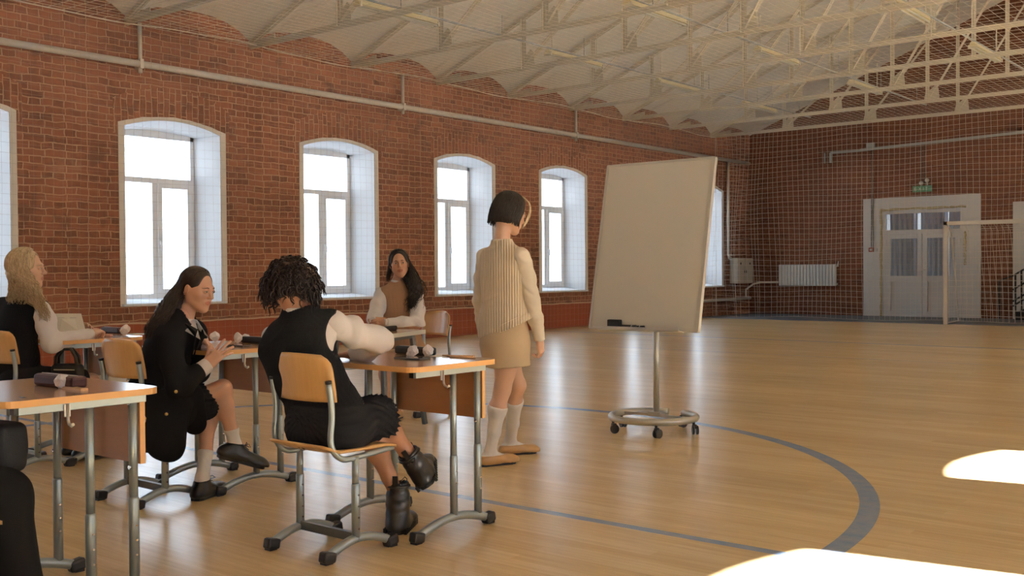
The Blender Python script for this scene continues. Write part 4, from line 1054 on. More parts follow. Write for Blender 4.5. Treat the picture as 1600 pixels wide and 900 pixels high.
# ---------------------------------------------------------------- head
def head_prims(c, R, neck, sc=1.0, smile=0.0):
    def w(x, y, z): return V3(c)+R@(V3((x, y, z))*sc)
    s = sc; P = [ell(w(0, -.014, .034), V3((.073, .090, .082))*s, R, k=.01),
         ell(w(0, .012, -.018), V3((.060, .070, .078))*s, R, k=.03),
         ell(w(0, .046, -.052), V3((.042, .040, .050))*s, R, k=.025)]
    P += [cone(w(-.026, .079, .026), w(.026, .079, .026), .010*s, .010*s, .02)]           # brow
    for q in (-1, 1):
        P.append(cone(w(q*.047, .000, -.050), w(q*.013, .060, -.090), .014*s, .014*s, .028))   # jaw
        P.append(ell(w(q*.038, .058, -.020), V3((.020, .018, .018))*s, R, k=.025))             # cheek
        P.append(ell(w(q*.030, .093, .010), V3((.017, .012, .010))*s, R, k=.012, op='s'))      # socket
    P.append(ell(w(0, .067, -.094), V3((.018, .016, .014))*s, R, k=.022))                  # chin
    for q in (-1, 1):                                                                       # eyeball lids
        P.append(ell(w(q*.030, .0795, .009), V3((.0135, .0125, .0118))*s, R, k=.004))
    P += [cone(w(0, .085, .016), w(0, .106, -.018), .0065*s, .0095*s, .012), ell(w(0, .104, -.022), V3((.010, .0095, .008))*s, R, k=.008)]
    for q in (-1, 1): P.append(ell(w(q*.011, .096, -.025), V3((.0065, .008, .006))*s, R, k=.006))
    for q in (-1, 1): P.append(ell(w(q*.0055, .102, -.0315), V3((.003, .004, .003))*s, R, k=.003, op='s'))
    # lips
    mz = -.053
    P += [ell(w(0, .080, mz), V3((.025, .011, .015))*s, R, k=.015)]
    for q in (-1, 1):
        P.append(cone(w(q*.004, .0895, mz+.0045), w(q*.023, .080, mz+.001+.006*smile), .0052*s, .0028*s, .004))
        P.append(cone(w(0, .0885, mz-.0065), w(q*.021, .080, mz-.001+.006*smile), .0062*s, .0028*s, .005))
    P.append(cone(w(-.022, .083, mz-.0008+.005*smile), w(0, .0955, mz-.0012), .0011*s, .0013*s, .002, op='s'))
    P.append(cone(w(.022, .083, mz-.0008+.005*smile), w(0, .0955, mz-.0012), .0011*s, .0013*s, .002, op='s'))
    # ears
    for q in (-1, 1):
        Re = R@np.array(Euler((math.radians(-12), 0, math.radians(-q*22))).to_matrix())
        P.append(ell(w(q*.074, -.010, -.004), V3((.0075, .019, .030))*s, Re, k=.006))
        P.append(ell(w(q*.081, -.006, .002), V3((.005, .010, .016))*s, Re, k=.006, op='s'))
    nb = V3(neck); up = R[:, 2]
    P.append(cone(w(0, -.034, -.050), nb, .043*s, .050*s, .016))
    return P
def lips_tint(c, R, sc=1.0):
    def fn(vs):
        q = ((vs-V3(c))@R)/sc
        e = ((q[:, 0]/.025)**2+((q[:, 2]+.054)/.0125)**2)
        t = np.clip((1.15-e)*2.2, 0, 1)*(q[:, 1] > .070)
        ch = np.exp(-(((np.abs(q[:, 0])-.038)/.018)**2+((q[:, 2]+.024)/.016)**2))*(q[:, 1] > .03)*.10
        return np.clip(t*.75+ch, 0, 1)
    return fn
M['eyewhite'] = plain('eye_white', (.74, .72, .70), .2, var=.02)
def eye_mat(name, iris):
    m, nt, b = newmat(name)
    a = nt.nodes.new('ShaderNodeAttribute'); a.attribute_name = 'tint'
    nt.links.new(ramp(nt, a.outputs['Fac'], [(0, (.70, .68, .66)), (.35, (.70, .68, .66)), (.42, iris), (.68, iris), (.74, (.006, .005, .005))]), b.inputs['Base Color']); b.inputs['Roughness'].default_value = .08; return m
M['eye_brown'] = eye_mat('brown_eye', (.055, .026, .012)); M['eye_green'] = eye_mat('grey_green_eye', (.10, .12, .10))
def add_eyes(c, R, parent, mat='eye_brown', sc=1.0, look=(0, 0), browcol='hair_black', brow_lift=0.0):
    HP = head_prims(c, R, V3(c)-R[:, 2]*.15, sc)
    for q in (-1, 1):
        b = Body(); bm = bmesh.new(); bmesh.ops.create_uvsphere(bm, u_segments=20, v_segments=14, radius=1)
        pts = np.array([v.co[:] for v in bm.verts]); fs = [[v.index for v in f.verts] for f in bm.faces]; bm.free()
        d = nrm((look[0], 1, look[1])); t = pts@d
        ec = V3(c)+R@(V3((q*.030, .0835, .0075))*sc)
        # almond opening: the visible part of the eyeball pokes out of the lids
        vs = ec+(pts*V3((.0115, .0098, .0058))*sc)@R.T
        me = bpy.data.meshes.new('eye'); me.from_pydata(vs.tolist(), [], fs); me.materials.append(M[mat]); me.polygons.foreach_set('use_smooth', [True]*len(me.polygons))
        a = me.attributes.new('tint', 'FLOAT', 'POINT'); lat = (pts-d*t[:, None]); rr = np.sqrt(((pts[:, 0]-d[0]*.8)*1.0)**2+((pts[:, 2]-d[2]*.8)*.52)**2)
        a.data.foreach_set('value', np.where(pts[:, 1] > 0, np.clip(1-rr*1.25, 0, 1), 0).astype(np.float32))
        o = bpy.data.objects.new('eye', me); C.objects.link(o); o.parent = parent; o.location = -Vector(parent.location)
        mb = MB(); L = []
        for i in range(9):
            u = -1+i/4; xx = q*.030+.0122*u; zz = .0078+.0054*(1-u*u); L.append(V3(c)+R@(V3((xx, max(face_y(HP, c, R, xx, zz, sc), .088*(1-abs(u))) +.0006, zz))*sc))
        mb.tube(L, [.0004]+[.0013*sc]*7+[.0004], 5)
        B = []
        for i in range(9):
            u = i/8; xx = q*(.014+.031*u); zz = .0255+.005*math.sin(PI*min(1, u*1.15))-.002*u+brow_lift; B.append(V3(c)+R@(V3((xx, face_y(HP, c, R, xx, zz, sc)-.0004, zz))*sc))
        mb2 = MB(); mb2.tube(B, [.0014*sc, .0024*sc, .0026*sc, .0025*sc, .0023*sc, .002*sc, .0016*sc, .0012*sc, .0006*sc], 6)
        o1 = mb.build('eyelashes', M[browcol], parent); o1.location = -Vector(parent.location)
        o2 = mb2.build('eyebrow', M[browcol], parent); o2.location = -Vector(parent.location)

def face_y(P, c, R, x, z, sc):
    """how far forward the face surface lies at (x, z) in head units"""
    ys = np.linspace(.13, .0, 131); Q = V3(c)+(np.stack([np.full(131, x), ys, np.full(131, z)], 1)*sc)@R.T
    d = evalp(P, Q); i = np.argmax(d < 0); return ys[i] if d[i] < 0 else .05
# ---------------------------------------------------------------- hands
def hand_prims(w, d, nrm_, thumb, curl=(.3, .3, .35, .4), spread=.12, tcurl=.35, sc=1.0, tout=.75):
    """w wrist, d wrist->knuckles, nrm_ back of the hand, thumb +1/-1: which side (along cross(d, nrm_)) the thumb is on"""
    w = V3(w); d = nrm(d); n = V3(nrm_); n = nrm(n-d*(n@d)); t = np.cross(d, n)*thumb
    s = sc*.92; P = []
    R = np.stack([t, d, n], 1)
    P.append(rbox(w+d*.045*s+t*.001, V3((.035, .048, .0125))*s, R, .012*s, k=.01))
    P.append(cone(w-d*.03*s, w+d*.03*s, .023*s, .026*s, .02, flat=(n, .72)))
    lens = [(.040, .024, .018), (.045, .028, .019), (.041, .026, .018), (.032, .019, .016)]; offs = (.028, .010, -.009, -.027); rad = (.0085, .0088, .0084, .0074)
    for i in range(4):
        b = w+d*(.088-.004*abs(i-1.3))*s+t*offs[i]*s+n*.001
        a = spread*(1.4-i)*.5; dd = nrm(d+t*a); c = curl[i] if hasattr(curl, '__len__') else curl
        p = w+d*.055*s+t*offs[i]*.9*s; P.append(cone(p, b, rad[i]*s*1.05, rad[i]*s*1.08, .006)); ang = c*.6; p = b
        for j, L in enumerate(lens[i]):
            v = dd*math.cos(ang)-n*math.sin(ang); q = p+v*L*s*1.02
            r0 = rad[i]*s*(1-.07*j); P.append(cone(p, q, r0, r0*.93, .0022)); p = q; ang += c*(1.1 if j == 0 else .8)
    p = w+d*.018*s+t*.022*s-n*.004*s; v = nrm(d*.75+t*tout-n*.25); q = p+v*.040*s; P.append(cone(p, q, .0145*s, .0105*s, .012))
    v2 = nrm(v*(1-tcurl)+d*tcurl*1.1-n*tcurl*.35); q2 = q+v2*.032*s; P.append(cone(q, q2, .0100*s, .0090*s, .003))
    v3 = nrm(v2*(1-tcurl)+d*tcurl-n*tcurl*.3); P.append(cone(q2, q2+v3*.022*s, .0090*s, .0072*s, .003))
    return P

def pleats(a, b, amp, n, up=(0, 0, 1), ph=0.0):
    """folds running from a to b, n of them around that axis"""
    a = V3(a); ax = nrm(V3(b)-a); e1 = nrm(np.cross(ax, V3(up))); e2 = np.cross(ax, e1)
    def fn(P):
        q = P-a; th = np.arctan2(q@e2, q@e1)+.25*np.sin((q@ax)*11); t = np.clip((q@ax)/.25, .25, 1)
        return amp*t*(np.abs(np.sin(th*n/2+ph))**.7-.5)
    return fn
# ---------------------------------------------------------------- limbs
def leg_prims(hip, knee, ankle, sc=1.0, k=.02):
    hip, knee, ankle = map(V3, (hip, knee, ankle)); u = nrm(ankle-knee)
    m = knee+(ankle-knee)*.30
    side = nrm(np.cross(knee-hip, ankle-knee)) if np.linalg.norm(np.cross(nrm(knee-hip), u)) > .05 else V3((1, 0, 0))
    back = nrm(np.cross(side, u)); 
    if back@(hip-knee) < 0: back = -back
    P = [cone(hip, hip+(knee-hip)*.55, .080*sc, .066*sc, k), cone(hip+(knee-hip)*.55, knee, .066*sc, .047*sc, k), cone(knee, m+back*.012*sc, .046*sc, .049*sc, .03), cone(m+back*.012*sc, knee+(ankle-knee)*.68, .049*sc, .034*sc, .03), cone(knee+(ankle-knee)*.68, ankle, .034*sc, .030*sc, .02)]
    return P
def arm_prims(sh, el, wr, sc=1.0):
    sh, el, wr = map(V3, (sh, el, wr))
    return [cone(sh, el, .046*sc, .036*sc, .02), cone(el, el+(wr-el)*.3, .036*sc, .038*sc, .02), cone(el+(wr-el)*.3, wr, .038*sc, .023*sc, .02)]
def torso_prims(pel, chest, neck, shL, shR, fwd, sc=1.0, flat=.68, k=.05):
    pel, chest, neck, shL, shR = map(V3, (pel, chest, neck, shL, shR)); f = nrm(fwd); side = nrm(shR-shL)
    w = pel+(chest-pel)*.5
    P = [cone(pel-side*.055, pel+side*.055, .108*sc, .108*sc, k, flat=(f, .85)), cone(pel, w, .125*sc, .112*sc, k, flat=(f, .72)), cone(w, chest, .112*sc, .135*sc, k, flat=(f, flat)),
         cone(chest-side*.05+f*.01, chest+side*.05+f*.01, .098*sc, .098*sc, k, flat=(f, .8)), cone(shL+side*.015, shR-side*.015, .050*sc, .050*sc, .06), cone(chest, neck, .10*sc, .055*sc, .05, flat=(f, .8))]
    return P
def shoe_prims(ankle, toe_dir, L=.235, up=(0, 0, 1), h=.075, width=.040, k=.02):
    """ankle joint; the sole plane is h below the ankle along up"""
    a = V3(ankle); u = nrm(up); d = V3(toe_dir); d = nrm(d-u*(d@u)); sd = np.cross(d, u)
    g = a-u*h
    P = [cone(g-d*.040+u*.032, g+d*.04+u*.036, .033, .036, k), cone(g+d*.04+u*.038, g+d*(L-.095)+u*.024, .037, .033, k, flat=(u, .8)), cone(g+d*(L-.12)+u*.022, g+d*(L-.078)+u*.020, .038, .030, k, flat=(u, .62)), cone(g-d*.01+u*.035, a, .034, .036, .025)]
    return P, g, d, u, sd
def sole_mesh(g, d, u, sd, L=.235, t0=0.0, t1=.02, wd=.041, heel=0.0):
    """sole outline as a slab between heights t0..t1 above the ground plane g"""
    pts = []
    prof = [(-.072, .0), (-.066, .022), (-.045, .031), (0, .031), (.05, .033), (.10, .041), (L-.115, .042), (L-.09, .033), (L-.076, .016), (L-.072, 0)]
    prof = prof+[(x, -y) for x, y in prof[-2:0:-1]]
    s = wd/.042
    vs = [g+d*x+sd*y*s+u*t0 for x, y in prof]+[g+d*x+sd*y*s+u*t1 for x, y in prof]
    n = len(prof); mb = MB(); mb.add(vs, [list(range(n)), list(range(n, 2*n))[::-1]]+[[i, n+i, n+(i+1) % n, (i+1) % n] for i in range(n)]); return mb
def lacks(o, parent): o.location = -Vector(parent.location); return o
def strands(paths, r, n=5, taper=True):
    mb = MB()
    for P in paths:
        m = len(P); rs = [r*(1 if not taper else (1-.75*(i/(m-1))**2)) for i in range(m)]; mb.tube(P, rs, n)
    return mb
# ================================================================= THE PEOPLE
FW = V3(-RC[:, 2]); FW[2] = 0; FW = nrm(FW)          # the way the camera looks, on the floor
RT = V3(RC[:, 0]); RT[2] = 0; RT = nrm(RT)
UP = V3((0, 0, 1))
M['skin_fair'] = skin_mat('fair_skin', (.62, .36, .25)); M['skin_light'] = skin_mat('light_skin', (.66, .41, .29)); M['skin_tan'] = skin_mat('tan_skin', (.46, .24, .15)); M['skin_brown'] = skin_mat('brown_skin', (.40, .20, .12))
M['hair_black'] = hair_mat('near_black_hair', (.010, .007, .006), (.026, .018, .014))
M['hair_brown'] = hair_mat('dark_brown_hair', (.012, .007, .006), (.040, .024, .018), .38)
M['hair_curly'] = hair_mat('brown_black_hair', (.006, .0035, .003), (.022, .009, .007))
M['hair_blonde'] = hair_mat('blonde_hair', (.26, .17, .09), (.66, .52, .34), .4)
M['black_knit'] = cloth_mat('black_knit', (.012, .012, .015), .9, rib=60)
M['black_wool'] = cloth_mat('black_wool', (.009, .009, .011), .85)
M['black_skirt'] = cloth_mat('black_skirt_cloth', (.013, .013, .016), .8)
M['white_shirt'] = cloth_mat('white_cotton', (.74, .70, .70), .8)
M['cream_blouse'] = cloth_mat('cream_blouse', (.78, .70, .58), .75)
M['beige_knit'] = cloth_mat('beige_rib_knit', (.64, .54, .41), .9, rib=21)
M['tan_vest'] = cloth_mat('tan_knit', (.40, .24, .15), .9, rib=50)
M['beige_skirt'] = cloth_mat('beige_skirt_cloth', (.47, .365, .25), .8, wr=.12)
M['sock'] = cloth_mat('white_sock', (.78, .76, .74), .85, wr=.12)
M['loafer'] = plain('tan_leather', (.50, .30, .13), .38, var=.1, nscale=20)
M['black_leather'] = plain('black_leather', (.012, .012, .012), .28, var=.2, nscale=30, bmp=.15)
M['boot_leather'] = plain('worn_black_leather', (.022, .020, .018), .35, var=.3, nscale=18, bmp=.2)
M['sole'] = plain('black_rubber', (.010, .010, .010), .55)
M['trouser'] = cloth_mat('black_trouser_cloth', (.009, .009, .010), .85)

def grow(ps, d):
    out = []
    for p in ps:
        f = (lambda P, f=p.fn: f(P)-d) if p.op == 'u' else p.fn
        out.append(Prim(f, p.lo-d, p.hi+d, p.k, p.op))
    return out
def proot(loc, label): 
    return root('person', label, 'person', tuple(map(float, loc)))
def obj_of(mb, name, mat, parent):
    o = mb.build(name, M[mat] if isinstance(mat, str) else mat, parent); o.location = -Vector(parent.location)
    if parent.parent is not None: o.location = (0, 0, 0)
    return o
def cap_hair(c, R, sc=1.0, low=-.02, grow_=0.0, front=.052, extra=[]):
    w = lambda x, y, z: V3(c)+R@(V3((x, y, z))*sc)
    P = [ell(w(0, -.018, .036), V3((.082+grow_, .098+grow_, .088+grow_))*sc, R, k=.02)]+extra
    P.append(ell(w(0, .108, .018), V3((.067, .078, .096))*sc, R, k=.010, op='s'))
    P.append(half(w(0, 0, low), -R[:, 2]+R[:, 1]*.15, .01))
    return P
def head_paths(c, R, n, phis, elev, hang, sc=1.0, part=0.0, rad=(.085, .101, .091), seed=1, front=.46, steps=7):
    """strands that start at the parting and run over the head; phi 0 = right side, 90 = front, 180 = left, 270 = back"""
    rg = random.Random(seed); out = []
    for i in range(n):
        ph = math.radians(rg.uniform(*phis(rg)) if callable(phis) else rg.uniform(*phis)); e = math.radians(elev(ph, rg) if callable(elev) else elev+rg.uniform(-5, 5))
        m = V3((math.cos(ph)*math.cos(e), math.sin(ph)*math.cos(e), math.sin(e)))
        s = 1 if math.cos(ph) > 0 else -1
        t = nrm(V3((part+s*.05, rg.uniform(-.75, front), .9)))
        jr = 1+rg.uniform(-.01, .035); P = []
        for k in range(steps+1):
            u = k/steps; d = nrm(t*(1-u)+m*u+V3((0, 0, .12*math.sin(PI*u)))); P.append(V3(c)+R@(V3((0, -.016, .036))*sc+d*V3(rad)*sc*jr))
        out.append(P+hang(P[-1], P[-1]-P[-2], ph, rg))
    return out
def hang_to(pt, v, target, n, wave=0.0, wl=.1, rg=random, sag=0.0):
    """smooth curve from pt (leaving along v) to target"""
    p0 = V3(pt); p3 = V3(target); L = np.linalg.norm(p3-p0); p1 = p0+nrm(v)*L*.33; p2 = p3+UP*L*.30
    out = []; ph = rg.uniform(0, 6.28); ax = nrm(V3((rg.uniform(-1, 1), rg.uniform(-1, 1), .1))); ay = np.cross(ax, UP)
    for i in range(1, n+1):
        t = i/n; q = p0*(1-t)**3+3*p1*t*(1-t)**2+3*p2*t*t*(1-t)+p3*t**3
        a = ph+L*t/wl*6.28; q = q+(ax*math.sin(a)+ay*math.cos(a))*wave*min(1, t*3); out.append(q)
    return out
def legskin(b, hip, knee, ankle, sc=1.0, res=.007): return leg_prims(hip, knee, ankle, sc)
def foot_prims(ankle, toe, up=(0, 0, 1), h=.078, L=.215):
    return grow(shoe_prims(ankle, toe, L, up, h)[0], -.007)

# ------------------------------------------------------------------ S: the girl standing at the whiteboard
def person_standing():
    r = proot((-3.97, 4.80, 0), 'dark bobbed girl in beige rib vest and skirt standing before the whiteboard')
    pel = at(789, 526, 6.05); chest = at(786, 432, 6.05); neck = at(784, 377, 6.03)
    fb = nrm(V3((.10, 1, 0))); rb = V3((1, -.10, 0)); rb = nrm(rb); fp = nrm(V3((.35, .93, 0))); rp_ = nrm(V3((.93, -.35, 0)))
    sh = {'L': at(786, 399, 6.05)-rb*.150, 'R': at(786, 400, 6.05)+rb*.150}
    elb = {'L': at(751, 468, 6.18), 'R': at(831, 468, 5.98)}; wri = {'L': at(757, 524, 6.22), 'R': at(843, 528, 6.03)}
    hc = at(797, 334, 6.05); Rh = frame(V3((.30, .95, -.36)), UP+fb*.25); sc = .95
    ankR = V3((-3.945, 4.60, .085)); ankL = V3((-4.085, 4.955, .085))
    hip = {'L': pel-rp_*.062+V3((0, 0, -.03)), 'R': pel+rp_*.062+V3((0, 0, -.03))}
    kn = {'R': at(785, 609, 6.03), 'L': at(809, 602, 6.2)}
    tor = torso_prims(pel, chest, neck-UP*.02, sh['L'], sh['R'], fb, .92)
    b = Body(); P = tor+arm_prims(sh['L'], elb['L'], wri['L'], .9)+arm_prims(sh['R'], elb['R'], wri['R'], .9)
    P = torso_prims(pel, chest, neck-UP*.02, sh['L'], sh['R'], fb, .82)+P[len(tor):]
    P += leg_prims(hip['R'], kn['R'], ankR, .98)+leg_prims(hip['L'], kn['L'], ankL, .98)
    toeR = nrm(V3((.34, .94, 0))); toeL = nrm(V3((.52, .85, 0)))
    P += foot_prims(ankR, toeR)+foot_prims(ankL, toeL)
    b.add(P, .008, it=2)
    b.add(head_prims(hc, Rh, neck-UP*.03, sc), .0028, tint=lips_tint(hc, Rh, sc), it=1)
    dR = nrm(at(846, 556, 6.05)-wri['R']); b.add(hand_prims(wri['R']+dR*.012, dR, nrm(RT*.9-FW*.5), 1 if np.cross(dR, nrm(RT*.9-FW*.5))@FW > 0 else -1, curl=(.85, .95, 1.0, 1.0), spread=.02, tcurl=.5, sc=.92, tout=.35), .0026)
    dL = nrm(at(759, 560, 6.2)-wri['L']); b.add(hand_prims(wri['L']+dL*.012, dL, nrm(-RT*.9-FW*.3), 1 if np.cross(dL, nrm(-RT*.9))@FW > 0 else -1, curl=(.5, .6, .6, .6), spread=.04, sc=.92, tout=.35), .003)
    b.build('body', M['skin_light'], r)
    add_eyes(hc, Rh, r, 'eye_brown', sc, (0, -.3), 'hair_brown')
    # blouse sleeves
    for s in 'LR':
        m_ = elb[s]+(wri[s]-elb[s])*.5
        P = chain([sh[s]-UP*.005, sh[s]+(elb[s]-sh[s])*.5, elb[s], m_, wri[s]-(wri[s]-elb[s])*.0], [.052, .050, .045, .042, .033], .02)
        P.append(half(wri[s]+nrm(wri[s]-elb[s])*.012, wri[s]-elb[s], .003))
        o = garment('blouse_sleeve', P, .0055, M['cream_blouse'], r, wrinkle(.0035, 75, (.6, .3, 1), 3), 1)
        P = [cone(wri[s]-nrm(wri[s]-elb[s])*.03, wri[s]+nrm(wri[s]-elb[s])*.014, .030, .030, .002)]+[half(wri[s]+nrm(wri[s]-elb[s])*.016, wri[s]-elb[s], .002)]
        garment('cuff', P, .004, M['cream_blouse'], r)
    P = [cone(neck-UP*.035, neck+UP*.008, .058, .052, .01), half(neck+UP*.012, UP, .003)]
    garment('blouse_collar', P, .004, M['cream_blouse'], r)
    # knitted vest
    P = grow([cone(pel-rb*.03+UP*.05, pel+rb*.03+UP*.05, .128, .128, .05, flat=(fb, .88)), cone(pel+UP*.03, (pel+chest)/2, .146, .128, .05, flat=(fb, .84)), cone((pel+chest)/2, chest, .120, .138, .05, flat=(fb, .72)), cone(chest-rb*.055, chest+rb*.055, .095, .095, .05, flat=(fb, .82)), cone(sh['L']+rb*.045-UP*.004, sh['R']-rb*.045-UP*.004, .046, .046, .06), cone(chest, neck-UP*.012, .10, .060, .05, flat=(fb, .8))], .010)
    hem = at(757, 524, 6.15); hem2 = at(824, 497, 5.95)
    nn = nrm(np.cross(hem2-hem, FW)); nn = nn if nn[2] < 0 else -nn
    P = P+[half((hem+hem2)/2, nn, .008), ell(neck+UP*.024, (.062, .062, .036), None, .006, 's')]
    for s in 'LR': P.append(ell(sh[s]+(rb*.052 if s == 'R' else -rb*.052)-UP*.035, (.050, .075, .085), None, .01, 's'))
    garment('blouse', grow(torso_prims(pel+UP*.06, chest, neck-UP*.02, sh['L'], sh['R'], fb, .86), .006)+[ell(neck+UP*.034, (.058, .058, .036), None, .006, 's'), half(pel+UP*.13, -UP, .01)], .007, M['cream_blouse'], r)
    v = garment('knit_vest', P, .0055, M['beige_knit'], r, wrinkle(.003, 28, (.2, .1, 1), 5), 1)
    band = [cone((hem+hem2)/2-rb*.035+UP*.005, (hem+hem2)/2+rb*.04+UP*.005, .152, .148, .03, flat=(fb, .90)), half((hem+hem2)/2-nn*.030, -nn, .006), half((hem+hem2)/2+nn*.012, nn, .006)]
    garment('ribbed_hem', band, .005, M['beige_knit'], r, lambda Q: .0012*np.sin((Q@rb)*520))
    # skirt
    hz = .578
    wst = pel+UP*.06; hemc = V3((pel[0]+.015, pel[1]+.01, hz))
    P = [cone(wst+UP*.07, wst, .118, .130, .03, flat=(fp, .86)), cone(wst, pel-UP*.03, .130, .152, .04, flat=(fp, .90)), cone(pel-UP*.03, hemc-UP*.05, .152, .150, .04, flat=(fp, .88)), half(hemc, -UP+RT*.03, .003), cone(hemc+UP*.012, hemc-UP*.08, .132, .132, .01, 's', flat=(fp, .86))]
    garment('skirt', P, .0055, M['beige_skirt'], r, lambda Q: .0022*np.sin(Q[:, 0]*34+Q[:, 2]*5)*np.clip((.80-Q[:, 2])*4, 0, 1), 1)
    # socks and loafers
    for s, a, toe in (('R', ankR, toeR), ('L', ankL, toeL)):
        k = kn[s]; top = k+(a-k)*.26
        P = grow(leg_prims(hip[s], k, a, .98)[2:], .004)+grow(foot_prims(a, toe), .002)
        P += [half(top, k-a, .002), half(V3((0, 0, .075)), V3((0, 0, -1)), .002)] if False else [half(top, k-a, .002)]
        garment('sock', P, .005, M['sock'], r, lambda Q: .0008*np.sin((Q@FW)*500))
        P, g, d, u, sd = shoe_prims(a, toe, .235, UP, .085)
        P = grow(P, .005)+[half(g+u*.010, -u, .001), ell(g+d*.012+u*.085, (.040, .052, .040) if False else V3((.034, .060, .036)), np.stack([sd, d, u], 1), .006, 's'), half(g+u*.060, u, .004)]
        o = garment('loafer', P, .0045, M['loafer'], r)
        so_ = sole_mesh(g, d, u, sd, .240, .0, .013, .044); obj_of(so_, 'sole', 'sole', r)
        mb = MB(); mb.tube([g+d*.075+sd*q*.034+u*(.050-.010*q*q+.004) for q in (-1, -.5, 0, .5, 1)], .005, 6); obj_of(mb, 'shoe_strap', 'loafer', r)
    # bob
    lowp = lambda x, y, z: hc+Rh@(V3((x, y, z))*sc)
    P = cap_hair(hc, Rh, sc, -.075, .004, extra=[ell(lowp(0, -.035, -.015), V3((.084, .080, .075))*sc, Rh, k=.03)])
    o = garment('hair', P, .004, M['hair_black'], r, None, 1)
    def hang(p, v, ph, rg):
        back = max(0, -math.sin(ph)); z = -.078-.010*back+rg.uniform(-.012, .010)
        q = (Rh.T@(p-hc))/sc; tgt = hc+Rh@(V3((q[0]*1.0+.006*math.cos(ph), q[1]*.98-.004, z))*sc)
        return hang_to(p, v, tgt, 4, .0012, .12, rg)
    pa = head_paths(hc, Rh, 420, lambda rg: (-215, 35), lambda ph, rg: 12+rg.uniform(-8, 4), hang, sc, seed=4, rad=(.088, .104, .095))
    obj_of(strands(pa, .0042), 'hair_strands', 'hair_black', r)
    # blonde front locks framing the face
    pa = []
    rg = random.Random(3)
    for q in (1, -1):
        for i in range(34):
            u = rg.random(); y0 = .050+.035*u
            A = [lowp(q*.012, .045+.02*u, .128), lowp(q*.045, .078+.012*u, .098), lowp(q*.072, .082+.012*u, .050), lowp(q*.082, .074+.016*u, .0), lowp(q*.080, .066+.014*u, -.045), lowp(q*.070, .058+.012*u, -.072+rg.uniform(-.01, .01))]
            pa.append(hang_to(A[0], A[1]-A[0], A[0], 1) and [A[0]]+A[1:])
    def smoothpath(A, n=4):
        out = []
        for i in range(len(A)-1):
            p0, p1, p2, p3 = [A[max(0, min(len(A)-1, i+k))] for k in (-1, 0, 1, 2)]
            for t in np.linspace(0, 1, n, endpoint=False): out.append(.5*((2*p1)+(p2-p0)*t+(2*p0-5*p1+4*p2-p3)*t*t+(3*p1-p0-3*p2+p3)*t**3))
        return out+[A[-1]]
    pa = [smoothpath(A) for A in pa]
    o = obj_of(strands(pa, .0032), 'bleached_locks', 'hair_blonde', r); o['label'] = 'bleached front locks'
    return r
person_standing()

# ------------------------------------------------------------------ A: curly haired girl seen from behind
def lace_boot(parent, ankle, toe, up, h=.105, shaft=.11, L=.25):
    P, g, d, u, sd = shoe_prims(ankle, toe, L, up, h)
    F = np.stack([sd, d, u], 1); P = grow(P, .010)
    P += [cone(g+u*.04-d*.005, g+u*(h+shaft), .044, .049, .03), half(g+u*(h+shaft-.010), u, .003), half(g+u*.018, -u, .002), cone(g+u*(h+shaft-.05), g+u*(h+shaft+.05), .041, .043, .004, 's')]
    def dsp(Q):
        q = (Q-g)@u; return .0016*np.sin(q*150+np.sin((Q@sd)*60)*1.2)*np.clip((q-.05)*20, 0, 1)
    o = garment('boot', P, .0048, M['boot_leather'], parent, dsp)
    sm = sole_mesh(g, d, u, sd, L+.012, 0, .032, .050)
    for i in range(9):   # lugs
        for s in (-1, 1): sm.box(g+d*(-.055+i*.025)+sd*s*.046+u*.012, (.012, .012, .024), Matrix(F.tolist()))
    obj_of(sm, 'lug_sole', 'sole', parent)
    lb = MB()
    for i in range(6):
        z = .075+i*.024; y = .040-.0*i
        for s in (-1, 1): lb.tube([g+u*z+d*(.052+.03*max(0, .10-z)/.05)+sd*s*.018, g+u*(z+.02)+d*(.050+.03*max(0, .08-z)/.05)-sd*s*.018], .0022, 5)
    top = g+u*(h+shaft-.02)+d*.052
    lb.tube([top, top+d*.03+u*.012+sd*.01, top+d*.055+u*.0+sd*.014, top+d*.06-u*.02+sd*.01, top+d*.035-u*.028, top-u*.012], .0018, 5)
    lb.tube([top+sd*.01, top+d*.03-u*.03+sd*.02, top+d*.02-u*.07+sd*.022], .0018, 5)
    obj_of(lb, 'laces', 'sole', parent)
    lb = MB(); lb.box(g+u*(h+shaft-.002)-d*.049, (.022, .005, .045), Matrix(F.tolist())); lb.tube([g+u*(h+shaft-.028)+(sd*math.cos(a)+d*math.sin(a))*.050 for a in np.linspace(0, 2*PI, 20, endpoint=False)], .006, 6, closed=True); obj_of(lb, 'boot_cuff', 'black_leather', parent)
